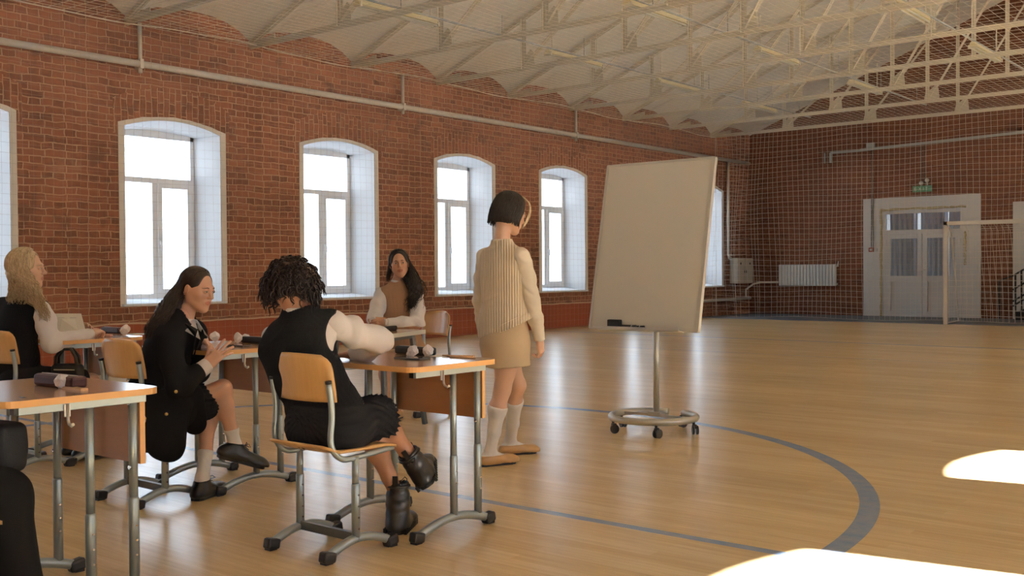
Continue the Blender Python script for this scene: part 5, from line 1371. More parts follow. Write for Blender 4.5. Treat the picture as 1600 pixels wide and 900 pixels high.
def person_curly():
    r = proot((-3.30, 2.85, 0), 'curly haired girl in black knit vest and white shirt, back to the camera')
    pel = at(513, 650, 4.27); waist = at(487, 592, 4.28); chest = at(471, 543, 4.27); neck = at(466, 492, 4.24)
    fb = nrm(V3((-.12, 1, .0))); rb = nrm(V3((1, .1, 0)))
    shR = at(523, 506, 4.26); shL = at(432, 526, 4.36)
    elR = at(592, 533, 4.43); wrR = at(556, 553, 4.60); elL = at(446, 592, 4.52); wrL = at(480, 612, 4.78)
    hc = at(457, 450, 4.28); Rh = frame(V3((-.55, .83, -.25)), UP); sc = .97
    kP = at(580, 668, 4.50); aP = at(622, 782, 4.55); kX = at(592, 646, 4.52); aX = at(652, 728, 4.60)
    hipP = pel-rb*.085-UP*.02; hipX = pel+rb*.085-UP*.01
    b = Body()
    P = [cone(pel-rb*.055, pel+rb*.055, .108, .108, .05, flat=(fb, .85)), cone(pel, waist, .122, .112, .05, flat=(fb, .75)), cone(waist, chest, .112, .130, .05, flat=(fb, .7)), cone(shL+(shR-shL)*.1, shR-(shR-shL)*.08, .052, .052, .06), cone(chest, neck, .10, .055, .05, flat=(fb, .8))]
    tor = list(P)
    P += arm_prims(shL, elL, wrL)+arm_prims(shR, elR, wrR)
    P += leg_prims(hipP, kP, aP, .95)+leg_prims(hipX, kX, aX, .95)
    upX = nrm(kX-aX); toeX = nrm(FW*.98+RT*.06+UP*.02); toeP = nrm(FW*.98+RT*.14)
    P += foot_prims(aP, toeP, UP, float(aP[2])-.02)+foot_prims(aX, toeX, upX, .07)
    b.add(P, .007, it=2)
    b.add(head_prims(hc, Rh, neck, sc), .0032, tint=lips_tint(hc, Rh, sc))
    dR = nrm(at(520, 556, 4.66)-wrR); b.add(hand_prims(wrR, dR, UP, 1 if np.cross(dR, UP)@FW > 0 else -1, curl=(.25, .3, .3, .35)), .003)
    dL = nrm(FW*.6+RT*.6-UP*.1); b.add(hand_prims(wrL, dL, UP, 1 if np.cross(dL, UP)@RT > 0 else -1), .003)
    b.build('body', M['skin_brown'], r); add_eyes(hc, Rh, r, 'eye_brown', sc, (0, 0), 'hair_curly')
    # vest: black rib knit
    P = grow(tor, .014)+[cone(waist, pel-UP*.03, .135, .145, .05, flat=(fb, .8)), ell(neck+UP*.040, (.058, .058, .035), None, .006, 's')]
    P.append(ell(shR+rb*.050-UP*.040+fb*.01, (.052, .095, .100), None, .01, 's')); P.append(half(pel-UP*.055, -UP, .006))
    P += [cone(at(432, 548, 4.32), at(448, 600, 4.32), .072, .060, .05)]
    garment('knit_vest', P, .006, M['black_knit'], r, wrinkle(.0035, 30, (.3, .1, 1), 8))
    garment('shirt', grow(tor, .007)+[ell(neck+UP*.040, (.058, .058, .035), None, .006, 's'), half(pel, -UP, .01)], .007, M['white_shirt'], r)
    # full white sleeves
    def sleeve(sh, el, wr, seed):
        mid = (el+wr)/2; P = chain([sh, sh+(el-sh)*.45-UP*.004, el, mid-UP*.004, wr], [.054, .056, .054, .050, .034], .03)
        P.append(half(wr, wr-el, .004)); garment('shirt_sleeve', P, .0055, M['white_shirt'], r, wrinkle(.0105, 55, nrm(el-sh), seed), 1)
        d = nrm(wr-el); P = [cone(wr-d*.02, wr+d*.03, .030, .030, .002, flat=(UP, .85)), half(wr+d*.034, d, .002), half(wr-d*.02, -d, .002)]; garment('cuff', P, .0045, M['white_shirt'], r)
    sleeve(shR-UP*.002, elR, wrR, 11); sleeve(shL, elL, wrL, 12)
    P = [cone(neck-UP*.03, neck+UP*.020, .062, .056, .01), half(neck+UP*.03, UP, .003)]; garment('shirt_collar', P, .0045, M['white_shirt'], r)
    # pleated skirt
    P = [cone(pel-rb*.07-UP*.045, pel+rb*.07-UP*.045, .115, .115, .05, flat=(UP, .75)), cone(pel-UP*.0, pel-UP*.06, .14, .165, .05, flat=(fb, .85))]
    P += [cone(hipX-UP*.01, kX, .108, .085, .05), cone(hipP-UP*.01, hipP+(kP-hipP)*.85, .100, .085, .05), cone(hipX+(kX-hipX)*.5-UP*.03, kX-UP*.045+rb*.02, .090, .080, .05), cone(waist, pel, .135, .15, .05, flat=(fb, .9))]
    P += [half(hipX+(kX-hipX)*1.02, kX-hipX, .006), half(V3((0, 0, .425)), -UP, .006), half(pel+UP*.06, UP, .01)]
    garment('pleated_skirt', P, .006, M['black_skirt'], r, pleats(pel, (kX+kP)/2, .016, 30))
    lace_boot(r, V3(aP), toeP, UP, h=float(aP[2]), shaft=.095); lace_boot(r, V3(aX), toeX, upX, h=.085, shaft=.09, L=.24)
    # curls
    P = [ell(hc+Rh@V3((0, -.012, .026)), (.096, .104, .096), Rh, k=.02), ell(hc+Rh@V3((0, .100, -.035)), (.055, .045, .085), Rh, .012, 's'), half(hc+Rh@V3((0, 0, -.062)), -Rh[:, 2], .02)]
    garment('hair', P, .005, M['hair_curly'], r, lambda Q: .008*np.sin(Q[:, 0]*90+np.sin(Q[:, 2]*70)*2)*np.sin(Q[:, 1]*85+Q[:, 2]*60))
    rg = random.Random(5); mb = MB()
    for i in range(640):
        while True:
            d = V3((rg.gauss(0, 1), rg.gauss(0, 1), rg.gauss(0, 1))); d = nrm(d)
            if d[2] < -.62: continue
            if d[1] > .55 and d[2] < .25: continue
            break
        base = V3((0, -.012, .022))+d*V3((.084, .092, .086)); dw = Rh@d
        L = rg.uniform(.035, .062)*(1.25 if d[2] < .2 else 1); droop = rg.uniform(.2, .95)
        a1 = nrm(np.cross(dw, V3((rg.random(), rg.random(), rg.random())))); a2 = np.cross(dw, a1)
        rad = rg.uniform(.006, .012); turns = rg.uniform(1.6, 3.2); ph = rg.uniform(0, 6.28); n_ = int(turns*7)+2; path = []
        for k in range(n_+1):
            t = k/n_; q = hc+Rh@base+dw*L*t*(1-.3*t)-UP*L*droop*t*t
            a = ph+t*turns*6.28; rr = rad*min(1, t*4)*(1-.35*t); path.append(q+(a1*math.cos(a)+a2*math.sin(a))*rr)
        r0 = rg.uniform(.0022, .0042); mb.tube(path, [r0]*(n_-1)+[r0*.6, r0*.25], 4)
    obj_of(mb, 'curls', 'hair_curly', r)
    return r
person_curly()

# ------------------------------------------------------------------ B: smiling girl in the black blazer
def person_blazer():
    r = proot((-4.70, 2.88, 0), 'smiling girl with long dark hair in black blazer, white collar and knee socks')
    pel = at(236, 652, 5.25); waist = at(245, 612, 5.25); chest = at(262, 552, 5.25); neck = at(287, 497, 5.24)
    fb = nrm(V3((.78, .62, 0))); rb = nrm(np.cross(fb, UP))       # her right side is nearest the camera
    shR = at(262, 528, 5.12); shL = at(302, 520, 5.42)
    elR = at(278, 605, 5.05); wrR = at(323, 571, 5.16); elL = at(310, 580, 5.50); wrL = at(314, 530, 5.42)
    hc = at(308, 453, 5.25); Rh = frame(RT*.92-FW*.40-UP*.22, UP+RT*.10); sc = .92
    kX = at(348, 607, 5.34); aX = at(367, 697, 5.38); kP = at(332, 622, 5.40); aP = at(316, 748, 5.24)
    hipX = pel+rb*.07; hipP = pel-rb*.08
    b = Body(); P = [cone(pel-rb*.05, pel+rb*.05, .105, .105, .05, flat=(fb, .9)), cone(pel, waist, .12, .11, .05, flat=(fb, .75)), cone(waist, chest, .11, .125, .05, flat=(fb, .72)), cone(shL-(shL-shR)*.12, shR+(shL-shR)*.12, .05, .05, .06), cone(chest, neck, .10, .055, .05, flat=(fb, .8))]
    tor = list(P)
    P += arm_prims(shL, elL, wrL, .9)+arm_prims(shR, elR, wrR, .9)+leg_prims(hipX, kX, aX, .92)+leg_prims(hipP, kP, aP, .92)
    upX = nrm(kX-aX+RT*.05+UP*.0); toeX = nrm(RT*.74+FW*.48-UP*.42); toeP = nrm(RT*.26+FW*.96)
    upX = nrm(upX-toeX*(upX@toeX)*.8)
    P += foot_prims(aX, toeX, upX)+foot_prims(aP, toeP, UP, float(aP[2])-.010)
    b.add(P, .007, it=2)
    b.add(head_prims(hc, Rh, neck-UP*.02, sc, smile=1.3), .0026, tint=lips_tint(hc, Rh, sc))
    # hands folded together on the desk
    tgt = at(352, 540, 5.16); dR = nrm(at(356, 540, 5.20)-wrR); nR = nrm(-FW*.75+UP*.5+RT*.15)
    b.add(hand_prims(wrR, dR, nR, 1 if np.cross(dR, nR)@UP > 0 else -1, curl=(.10, .16, .22, .28), spread=.28, tcurl=.15, sc=1.0), .0024)
    dL = nrm(at(347, 552, 5.30)-wrL); nL = nrm(FW*.3+UP*.8+RT*.3); b.add(hand_prims(wrL, dL, nL, 1 if np.cross(dL, nL)@FW < 0 else -1, curl=(.35, .4, .45, .5), spread=.1, sc=.95), .0026)
    b.build('body', M['skin_fair'], r); add_eyes(hc, Rh, r, 'eye_green', sc, (.1, -.12), 'hair_brown')
    # white shirt
    P = grow([cone(chest, neck-UP*.02, .100, .056, .05, flat=(fb, .85))], .006)+[half(neck+UP*.006, UP*.9+fb*.2, .003)]
    garment('shirt', P, .0045, M['white_shirt'], r)
    for s, q in (('R', 1), ('L', -1)):      # pointed collar leaves
        mb = MB(); n0 = neck-UP*.004
        a = n0+rb*q*.052-fb*.012+UP*.012; c_ = n0+rb*q*.016+fb*.062-UP*.006; t_ = n0+rb*q*.070+fb*.105-UP*.100; m_ = n0+rb*q*.096+fb*.030-UP*.050; bk = n0-fb*.056+UP*.016; bk2 = n0-fb*.070-UP*.012+rb*q*.02
        vs = [bk, a, c_, t_, m_, bk2]; vs2 = [v-nrm(V3(v)-(n0-UP*.02))*.004 for v in vs]
        mb.add(vs+vs2, [(0, 1, 4, 5), (1, 2, 3, 4), (6, 11, 10, 7), (7, 10, 9, 8), (2, 8, 9, 3), (3, 9, 10, 4), (0, 6, 7, 1), (1, 7, 8, 2), (4, 10, 11, 5)], 0, True); obj_of(mb, 'shirt_collar', 'white_shirt', r)
    for el, wr in ((elR, wrR), (elL, wrL)):
        d = nrm(wr-el); P = [cone(wr-d*.085, wr+d*.004, .042, .038, .002), half(wr+d*.008, d, .003)]
        garment('shirt_cuff', P, .004, M['white_shirt'], r, wrinkle(.003, 60, d, 4))
    # blazer
    tail = at(285, 705, 5.10)
    P = grow(tor, .024)+[cone(pel-UP*.02, waist, .150, .140, .05, flat=(fb, .85))]
    P += [cone(shR-rb*.01, elR, .060, .055, .04), cone(elR, elR+(wrR-elR)*.66, .055, .046, .03), cone(shL, elL, .062, .058, .04), cone(elL, elL+(wrL-elL)*.62, .056, .048, .03)]
    P += [cone(waist+rb*.07, at(252, 655, 5.08), .10, .095, .06, flat=(rb, .6)), cone(at(252, 640, 5.10), at(282, 640, 5.10), .090, .080, .06, flat=(rb, .55))]
    nv = neck+fb*.090-UP*.02
    P += [ell(neck+UP*.028+fb*.025, V3((.062, .088, .070)), np.stack([rb, fb, UP], 1), .008, 's'), cone(nv+UP*.05, nv-UP*.10, .052, .012, .008, 's')]
    garment('blazer', P, .006, M['black_wool'], r, wrinkle(.004, 26, (.3, .3, 1), 6))
    P = [cone(at(246, 640, 5.06), at(252, 690, 5.03), .085, .070, .04, flat=(rb, .35)), cone(at(272, 640, 5.05), at(268, 694, 5.03), .075, .055, .04, flat=(rb, .35)), cone(at(296, 622, 5.12), at(306, 662, 5.14), .075, .055, .05, flat=(rb, .45))]
    garment('blazer_tail', [Prim(p.fn, p.lo, p.hi, .09, p.op) for p in P], .0055, M['black_wool'], r, wrinkle(.004, 30, (1, .2, .2), 7))
    for q in (-1, 1):       # lapels
        mb = MB(); base = chest+fb*.122
        A = neck+rb*q*.070+fb*.020-UP*.012; B_ = neck+rb*q*.045+fb*.085-UP*.055; Cc = neck+rb*q*.092+fb*.085-UP*.062; D_ = neck+rb*q*.090+fb*.088-UP*.085; E_ = chest+fb*.125+rb*q*.010-UP*.03
        vs = [A, B_, E_, D_, Cc]; vs = [V3(v) for v in vs]; vs2 = [v-fb*.006 for v in vs]
        mb.add(vs+vs2, [(0, 1, 2, 3, 4), (9, 8, 7, 6, 5), (0, 5, 6, 1), (1, 6, 7, 2), (2, 7, 8, 3), (3, 8, 9, 4), (4, 9, 5, 0)]); obj_of(mb, 'lapel', 'black_wool', r)
    for (u, v) in ((275, 612), (260, 647)):
        mb = MB(); mb.sphere(at(u, v, 4.985), .0085, 8, sc=(1, 1, 1)); obj_of(mb, 'brass_button', 'sun_yellow', r)
    # skirt
    P = [cone(hipX, hipX+(kX-hipX)*.85, .095, .075, .05), cone(hipP, hipP+(kP-hipP)*.85, .095, .075, .05), cone(pel-rb*.05, pel+rb*.05, .12, .12, .05), cone(hipX+(kX-hipX)*.35-UP*.05, hipX+(kX-hipX)*.78-UP*.07, .07, .055, .06), half(hipX+(kX-hipX)*.83, nrm(kX-hipX)+UP*.25, .006)]
    garment('pleated_skirt', P, .006, M['black_skirt'], r, pleats(pel, (kX+kP)/2, .012, 30))
    for a, k, toe, up in ((aX, kX, toeX, upX), (aP, kP, toeP, UP)):
        h_, kk = (hipX, kX) if a is aX else (hipP, kP)
        top = k+(a-k)*(.70 if a is aX else .66)
        P = grow(leg_prims(h_, kk, a, .92)[2:], .004)+grow(foot_prims(a, toe, up, .078 if a is aX else float(aP[2])-.008), .002)+[half(top, k-a, .002)]
        garment('sock', P, .0045, M['sock'], r, lambda Q: .0007*np.sin((Q@FW)*500))
        P, g, d, u, sd = shoe_prims(a, toe, .25, up, .075 if a is aX else float(aP[2]))
        P = grow(P, .008)+[half(g+u*.014, -u, .001), half(g+u*.094, u-d*.10, .004)]
        garment('shoe', P, .0045, M['black_leather'], r)
        sm = sole_mesh(g, d, u, sd, .262, .0, .026, .047); obj_of(sm, 'shoe_sole', 'sole', r)
        lb = MB()
        for i in range(4):
            for s in (-1, 1): lb.tube([g+u*(.092-.011*i)+d*(.046+.016*i)+sd*s*.014, g+u*(.088-.011*i)+d*(.056+.016*i)-sd*s*.014], .0018, 5)
        t0 = g+u*.094+d*.050
        for s in (-1, 1): lb.tube([t0, t0+sd*s*.02+u*.012+d*.01, t0+sd*s*.03+d*.022, t0+sd*s*.015+d*.016-u*.004, t0], .0020, 5)
        obj_of(lb, 'laces', 'sole', r)
    # long straight hair falling behind the shoulder
    w = lambda x, y, z: hc+Rh@(V3((x, y, z))*sc)
    P = cap_hair(hc, Rh, sc, -.045, -.003)+[ell(w(.080, -.004, -.008), V3((.022, .024, .034))*sc, Rh, .006, 's')]
    P += []
    garment('hair', P, .0035, M['hair_brown'], r)
    mass = [cone(w(0, -.075, -.02), at(262, 488, 5.22), .060, .050, .05, flat=(FW, .7)), cone(at(262, 488, 5.22), at(240, 520, 5.16), .050, .030, .04, flat=(FW, .5))]
    garment('hair_length', mass, .004, M['hair_brown'], r, lambda Q: .0020*np.sin((Q@nrm(RT*.8+UP*.6))*330))
    e1 = at(232, 524, 5.12)
    def hang(p, v, ph, rg):
        t = rg.random(); tgt = e1+RT*(rg.uniform(-.015, .085))+UP*rg.uniform(-.02, .03)-FW*rg.uniform(-.03, .03)
        mid = at(262+rg.uniform(-9, 12), 478+rg.uniform(-4, 4), 5.17+rg.uniform(-.03, .06))
        a = hang_to(p, v, mid, 4, 0, .3, rg); return a+hang_to(mid, a[-1]-a[-2], tgt, 6, .0015, .3, rg)
    pa = head_paths(hc, Rh, 380, lambda rg: (-165, -15), lambda ph, rg: -8+rg.uniform(-14, 14), hang, sc, seed=8, rad=(.080, .097, .087))
    # hair over the temple, drawn behind the ear
    def hang2(p, v, ph, rg): 
        m1 = w((.080+rg.uniform(-.002, .006))*(1 if math.cos(ph) > 0 else -1), -.045+rg.uniform(-.01, .01), .005+rg.uniform(-.01, .02)); a = hang_to(p, v, m1, 4, 0, .3, rg)
        return a+hang(m1, m1-a[-2], ph, rg)
    pa += head_paths(hc, Rh, 150, lambda rg: (-15, 26) if rg.random() < .6 else (154, 195), lambda ph, rg: 34+rg.uniform(-4, 12), hang2, sc, seed=9, rad=(.080, .097, .087))
    obj_of(strands(pa, .0032), 'hair_strands', 'hair_brown', r)
    return r
person_blazer()

# ------------------------------------------------------------------ E: girl in the tan vest
def person_tan():
    r = proot((-5.88, 5.95, 0), 'girl in tan knit vest and white blouse seated facing the camera by the wall')
    fb = nrm(-FW*.95-RT*.22); rb = nrm(np.cross(fb, UP))     # her right is image left
    pel = at(640, 562, 8.38); waist = at(630, 530, 8.34); chest = at(620, 488, 8.30); neck = at(621, 441, 8.32)
    shR = at(596, 459, 8.30); shL = at(651, 462, 8.34)
    elR = at(586, 497, 8.14); wrR = at(583, 500, 7.98); elL = at(652, 507, 8.10); wrL = at(604, 504, 7.96)
    hc = at(624, 413, 8.27); Rh = frame(-FW*.98+RT*.10+UP*.02, UP-RT*.10); sc = .95
    kR = at(600, 562, 7.98); kL = at(618, 560, 8.0); aR = at(603, 640, 7.98); aL = at(620, 636, 8.05)
    aR[2] = aL[2] = .085
    hipR = pel+rb*.08; hipL = pel-rb*.08
    b = Body(); P = [cone(pel-rb*.05, pel+rb*.05, .105, .105, .05, flat=(fb, .9)), cone(pel, waist, .118, .108, .05, flat=(fb, .75)), cone(waist, chest, .108, .125, .05, flat=(fb, .72)), cone(shL+(shR-shL)*.1, shR-(shR-shL)*.1, .048, .048, .06), cone(chest, neck, .095, .052, .05, flat=(fb, .8))]
    tor = list(P)
    P += arm_prims(shL, elL, wrL, .9)+arm_prims(shR, elR, wrR, .9)+leg_prims(hipR, kR, aR, .92)+leg_prims(hipL, kL, aL, .92)
    toe = nrm(-FW*.9-RT*.3); P += foot_prims(aR, toe, UP)+foot_prims(aL, toe, UP)
    b.add(P, .008, it=2)
    b.add(head_prims(hc, Rh, neck-UP*.02, sc, smile=.5), .003, tint=lips_tint(hc, Rh, sc))
    dR = nrm(at(592, 503, 7.9)-wrR+UP*.01); b.add(hand_prims(wrR, nrm(RT*.9-FW*.3-UP*.05), nrm(UP*.8-FW*.6), 1 if np.cross(RT, UP*.8-FW*.6)@UP > 0 else -1, curl=(.5, .6, .6, .6), spread=.05, sc=.9), .003)
    b.add(hand_prims(wrL, nrm(-RT*.95-FW*.2+UP*.03), nrm(UP*.6-FW*.8), 1, curl=(.4, .5, .55, .6), spread=.08, sc=.9), .003)
    b.build('body', M['skin_tan'], r); add_eyes(hc, Rh, r, 'eye_brown', sc, (-.25, .12), 'hair_black')
    P = grow(tor, .013)+[cone(waist, pel+UP*.02, .125, .135, .05, flat=(fb, .8)), ell(neck+UP*.026, (.060, .060, .034), None, .006, 's'), half(pel-UP*.01, -UP, .01)]
    for s, q in ((shR, 1), (shL, -1)): P.append(ell(s+rb*q*.050-UP*.035, (.05, .05, .085), None, .01, 's'))
    garment('knit_vest', P, .006, M['tan_vest'], r, wrinkle(.003, 30, (.2, .2, 1), 15))
    garment('blouse', grow(tor, .006)+[ell(neck+UP*.026, (.060, .060, .034), None, .006, 's'), half(pel+UP*.03, -UP, .01)], .007, M['white_shirt'], r)
    for sh, el, wr, sd_ in ((shR, elR, wrR, 21), (shL, elL, wrL, 22)):
        P = chain([sh, sh+(el-sh)*.5, el, (el+wr)/2, wr], [.052, .060, .058, .052, .032], .03)+[half(wr, wr-el, .004), half(V3((0, 0, ZE+.004)), -UP, .004)]
        garment('blouse_sleeve', P, .006, M['white_shirt'], r, wrinkle(.005, 45, nrm(el-sh), sd_))
        d = nrm(wr-el); garment('cuff', [cone(wr-d*.02, wr+d*.016, .028, .028, .002), half(wr+d*.02, d, .002)], .0045, M['white_shirt'], r)
    garment('blouse_collar', [cone(neck-UP*.03, neck+UP*.014, .060, .050, .01), half(neck+UP*.018, UP, .003)], .0045, M['white_shirt'], r)
    P = [cone(hipR, hipR+(kR-hipR)*.8, .092, .075, .05), cone(hipL, hipL+(kL-hipL)*.8, .092, .075, .05), cone(pel-rb*.05, pel+rb*.05, .12, .12, .05), half(hipR+(kR-hipR)*.78, kR-hipR, .005)]
    garment('skirt', P, .007, M['beige_skirt'], r)
    for a in (aR, aL):
        P, g, d, u, sd = shoe_prims(a, toe, .235, UP, .085)
        P = grow(P, .005)+[half(g+u*.010, -u, .001), half(g+u*.062, u, .004)]; garment('shoe', P, .005, M['loafer'], r)
        obj_of(sole_mesh(g, d, u, sd, .24, 0, .013, .044), 'shoe_sole', 'sole', r)
    w = lambda x, y, z: hc+Rh@(V3((x, y, z))*sc)
    garment('hair', cap_hair(hc, Rh, sc, -.075, .000, extra=[ell(w(0, -.045, -.03), V3((.075, .06, .06))*sc, Rh, k=.03)]), .004, M['hair_black'], r)
    side = at(650, 452, 8.24); end = at(642, 478, 8.16)
    mass = [cone(w(-.055, -.05, -.045), side, .042, .050, .05), cone(side, end, .048, .022, .03)]
    garment('hair_length', mass, .0055, M['hair_black'], r, lambda Q: .007*np.sin(Q[:, 0]*110+Q[:, 2]*50)*np.sin(Q[:, 2]*120+Q[:, 1]*60))
    def hang(p, v, ph, rg):
        if math.cos(ph) > .35 and rg.random() < .55:
            tgt = at(606+rg.uniform(-3, 3), 438+rg.uniform(-5, 3), 8.33); return hang_to(p, v, tgt, 6, .004, .05, rg)
        m = side+V3((rg.gauss(0, .030), rg.gauss(0, .026), rg.gauss(0, .02))); tgt = end+V3((rg.gauss(0, .026), rg.gauss(0, .018), rg.uniform(-.05, .05)))
        a = hang_to(p, v, m, 6, .007, .055, rg); return a+hang_to(m, a[-1]-a[-2], tgt, 9, .009, .045, rg)
    pa = head_paths(hc, Rh, 260, lambda rg: (-195, 15), lambda ph, rg: -5+rg.uniform(-10, 10), hang, sc, seed=18, part=0, rad=(.083, .100, .090))
    pa += head_paths(hc, Rh, 110, lambda rg: (5, 28) if rg.random() < .5 else (152, 175), lambda ph, rg: 22+rg.uniform(-4, 8), lambda p, v, ph, rg: hang_to(p, v, w(.080*(1 if math.cos(ph) > 0 else -1), -.03, -.02), 4, 0, .3, rg), sc, seed=19, rad=(.083, .100, .090))
    obj_of(strands(pa, .0035), 'hair_strands', 'hair_black', r)
    ph = root('smartphone', 'dark phone on the white edged desk by the tan vest girl\'s hands', 'phone', (float(Q4[0]*.72+Q2[0]*.28), float(Q4[1]*.72+Q2[1]*.28), ZE)); ph.rotation_euler = (0, 0, .7)
    mb = MB(); mb.box((0, 0, .004), (.145, .07, .008), bev=.003); mb.build('body', M['steel_dark'], ph); mb = MB(); mb.box((0, 0, .0085), (.138, .063, .001)); mb.build('screen', M['screen'], ph)
    return r
person_tan()

# ------------------------------------------------------------------ C: blonde girl
def person_blonde():
    r = proot((-6.08, 2.92, 0), 'blonde girl with wavy hair in black vest and white shirt at the left edge')
    fb = nrm(V3((.15, 1, 0))); rb = nrm(V3((1, -.15, 0)))
    pel = at(30, 597, 6.18); waist = at(27, 560, 6.18); chest = at(28, 512, 6.17); neck = at(40, 457, 6.18)
    shR = at(66, 484, 6.10); shL = at(0, 480, 6.30); elR = at(80, 537, 6.08); wrR = at(140, 522, 6.33); elL = at(30, 530, 6.50); wrL = at(112, 513, 6.58)
    hc = at(42, 421, 6.15); Rh = frame(RT*.93+FW*.14-UP*.02, UP); sc = .97
    b = Body(); P = [cone(pel-rb*.05, pel+rb*.05, .105, .105, .05, flat=(fb, .9)), cone(pel, waist, .118, .11, .05, flat=(fb, .75)), cone(waist, chest, .11, .128, .05, flat=(fb, .72)), cone(shL+(shR-shL)*.1, shR-(shR-shL)*.1, .05, .05, .06), cone(chest, neck, .10, .055, .05, flat=(fb, .8))]
    tor = list(P); kR = pel+fb*.40+rb*.06-UP*.02; kL = pel+fb*.40-rb*.12-UP*.02; aR = V3((kR[0], kR[1]-.05, .085)); aL = V3((kL[0], kL[1]-.05, .085))
    P += arm_prims(shL, elL, wrL, .9)+arm_prims(shR, elR, wrR, .9)+leg_prims(pel+rb*.08, kR, aR, .95)+leg_prims(pel-rb*.08, kL, aL, .95)
    P += foot_prims(aR, fb, UP)+foot_prims(aL, fb, UP)
    b.add(P, .008, it=2); b.add(head_prims(hc, Rh, neck-UP*.02, sc), .0032, tint=lips_tint(hc, Rh, sc))
    b.add(hand_prims(wrR, nrm(at(160, 514, 6.42)-wrR), nrm(UP*.8-FW*.5), 1 if np.cross(RT, UP-FW*.5)@FW > 0 else -1, curl=(.8, .9, .95, 1.0), spread=.03, sc=.95), .003)
    b.add(hand_prims(wrL, nrm(at(138, 507, 6.62)-wrL), nrm(UP*.5+FW*.5), -1, curl=(.5, .6, .7, .75), spread=.06, sc=.92), .003)
    b.build('body', M['skin_light'], r); add_eyes(hc, Rh, r, 'eye_green', sc, (-.1, 0), 'hair_blonde')
    P = grow(tor, .016)+[cone(waist, pel-UP*.04, .135, .15, .05, flat=(fb, .8)), ell(neck+UP*.026, (.060, .060, .034), None, .006, 's'), ell(shR+rb*.045-UP*.04, (.052, .07, .09), None, .01, 's'), ell(shL-rb*.055-UP*.03, (.05, .07, .08), None, .01, 's'), half(pel-UP*.06, -UP, .01)]
    garment('knit_vest', P, .006, M['black_knit'], r, wrinkle(.003, 30, (.2, .2, 1), 25))
    garment('shirt', grow(tor, .007)+[ell(neck+UP*.026, (.060, .060, .034), None, .006, 's'), half(pel, -UP, .01)], .007, M['white_shirt'], r)
    for sh, el, wr, sd_ in ((shR, elR, wrR, 31), (shL, elL, wrL, 32)):
        P = chain([sh, sh+(el-sh)*.5, el, (el+wr)/2, wr], [.052, .054, .050, .044, .034], .03)+[half(wr, wr-el, .004)]
        garment('shirt_sleeve', P, .0055, M['white_shirt'], r, wrinkle(.008, 50, nrm(el-sh), sd_))
        d = nrm(wr-el); garment('cuff', [cone(wr-d*.04, wr+d*.012, .034, .032, .002), half(wr+d*.016, d, .002)], .0045, M['white_shirt'], r)
    garment('shirt_collar', [cone(neck-UP*.04-fb*.01, neck+UP*.010-fb*.01, .072, .058, .01), half(neck+UP*.02, UP, .003)], .0045, M['white_shirt'], r)
    P = [cone(pel-rb*.06, pel+rb*.06, .13, .13, .05)]+[cone(pel+rb*.08*q, k, .098, .070, .05) for q, k in ((1, kR), (-1, kL))]+[half(kR-fb*.03, fb, .006), half(V3((0, 0, .437)), -UP, .006)]
    garment('skirt', P, .007, M['black_skirt'], r)
    for k, a in ((kR, aR), (kL, aL)):
        P = grow(leg_prims(pel, k, a, .95)[2:], .004)+[half(k+(a-k)*.4, k-a, .002)]; garment('sock', P, .006, M['sock'], r)
        P, g, d, u, sd = shoe_prims(a, fb, .245, UP, .085); P = grow(P, .006)+[half(g+u*.010, -u, .001), half(g+u*.075, u, .004)]; garment('shoe', P, .006, M['black_leather'], r)
    w = lambda x, y, z: hc+Rh@(V3((x, y, z))*sc)
    garment('hair', cap_hair(hc, Rh, sc, -.08, .003, extra=[ell(w(0, -.04, -.03), V3((.085, .075, .075))*sc, Rh, k=.03)]), .004, M['hair_blonde'], r)
    def hang(p, v, ph, rg):
        # right side locks fall forward over the shoulder, the rest down the back
        if math.cos(ph) > -.1 and rg.random() < .75:
            m = at(rg.uniform(40, 64), rg.uniform(452, 462), 6.03+rg.uniform(-.03, .03)); tgt = at(rg.uniform(62, 78), rg.uniform(485, 503), 6.04+rg.uniform(-.02, .04))
            if rg.random() < .4: tgt = at(rg.uniform(35, 62), rg.uniform(462, 476), 6.03)
        else: m = at(rg.uniform(14, 40), rg.uniform(450, 458), 6.10+rg.uniform(-.05, .1)); tgt = at(rg.uniform(10, 40), rg.uniform(462, 476), 6.08+rg.uniform(-.02, .05))
        a = hang_to(p, v, m, 7, .008, .09, rg); return a+hang_to(m, a[-1]-a[-2], tgt, 6, .008, .08, rg)
    pa = head_paths(hc, Rh, 420, lambda rg: (-190, 22), lambda ph, rg: 2+rg.uniform(-12, 10), hang, sc, seed=28, rad=(.088, .105, .095))
    obj_of(strands(pa, .0042), 'hair_strands', 'hair_blonde', r)
    # open book held up on the desk
    bk = root('open_book', 'open book held upright by the blonde girl', 'book', (0, 0, 0))
    def bp(u, v, d): return at(u, v, d)
    TL, TR, BL_, BR_ = at(86, 490, 6.35), at(127, 490, 6.52), at(80, 530, 6.33), at(136, 526, 6.50)
    BLz = V3(BL_); BRz = V3(BR_); BLz[2] = max(BLz[2], .746); BRz[2] = max(BRz[2], .746)
    n_ = nrm(np.cross(TR-TL, TL-BLz)); n_ = n_ if n_@FW > 0 else -n_
    mb = MB(); mb.add([TL, TR, BRz, BLz, TL+n_*.012, TR+n_*.012, BRz+n_*.012, BLz+n_*.012], [(3, 2, 1, 0), (4, 5, 6, 7), (0, 1, 5, 4), (1, 2, 6, 5), (2, 3, 7, 6), (3, 0, 4, 7)]); mb.build('pages', M['page'], bk)
    mb = MB()
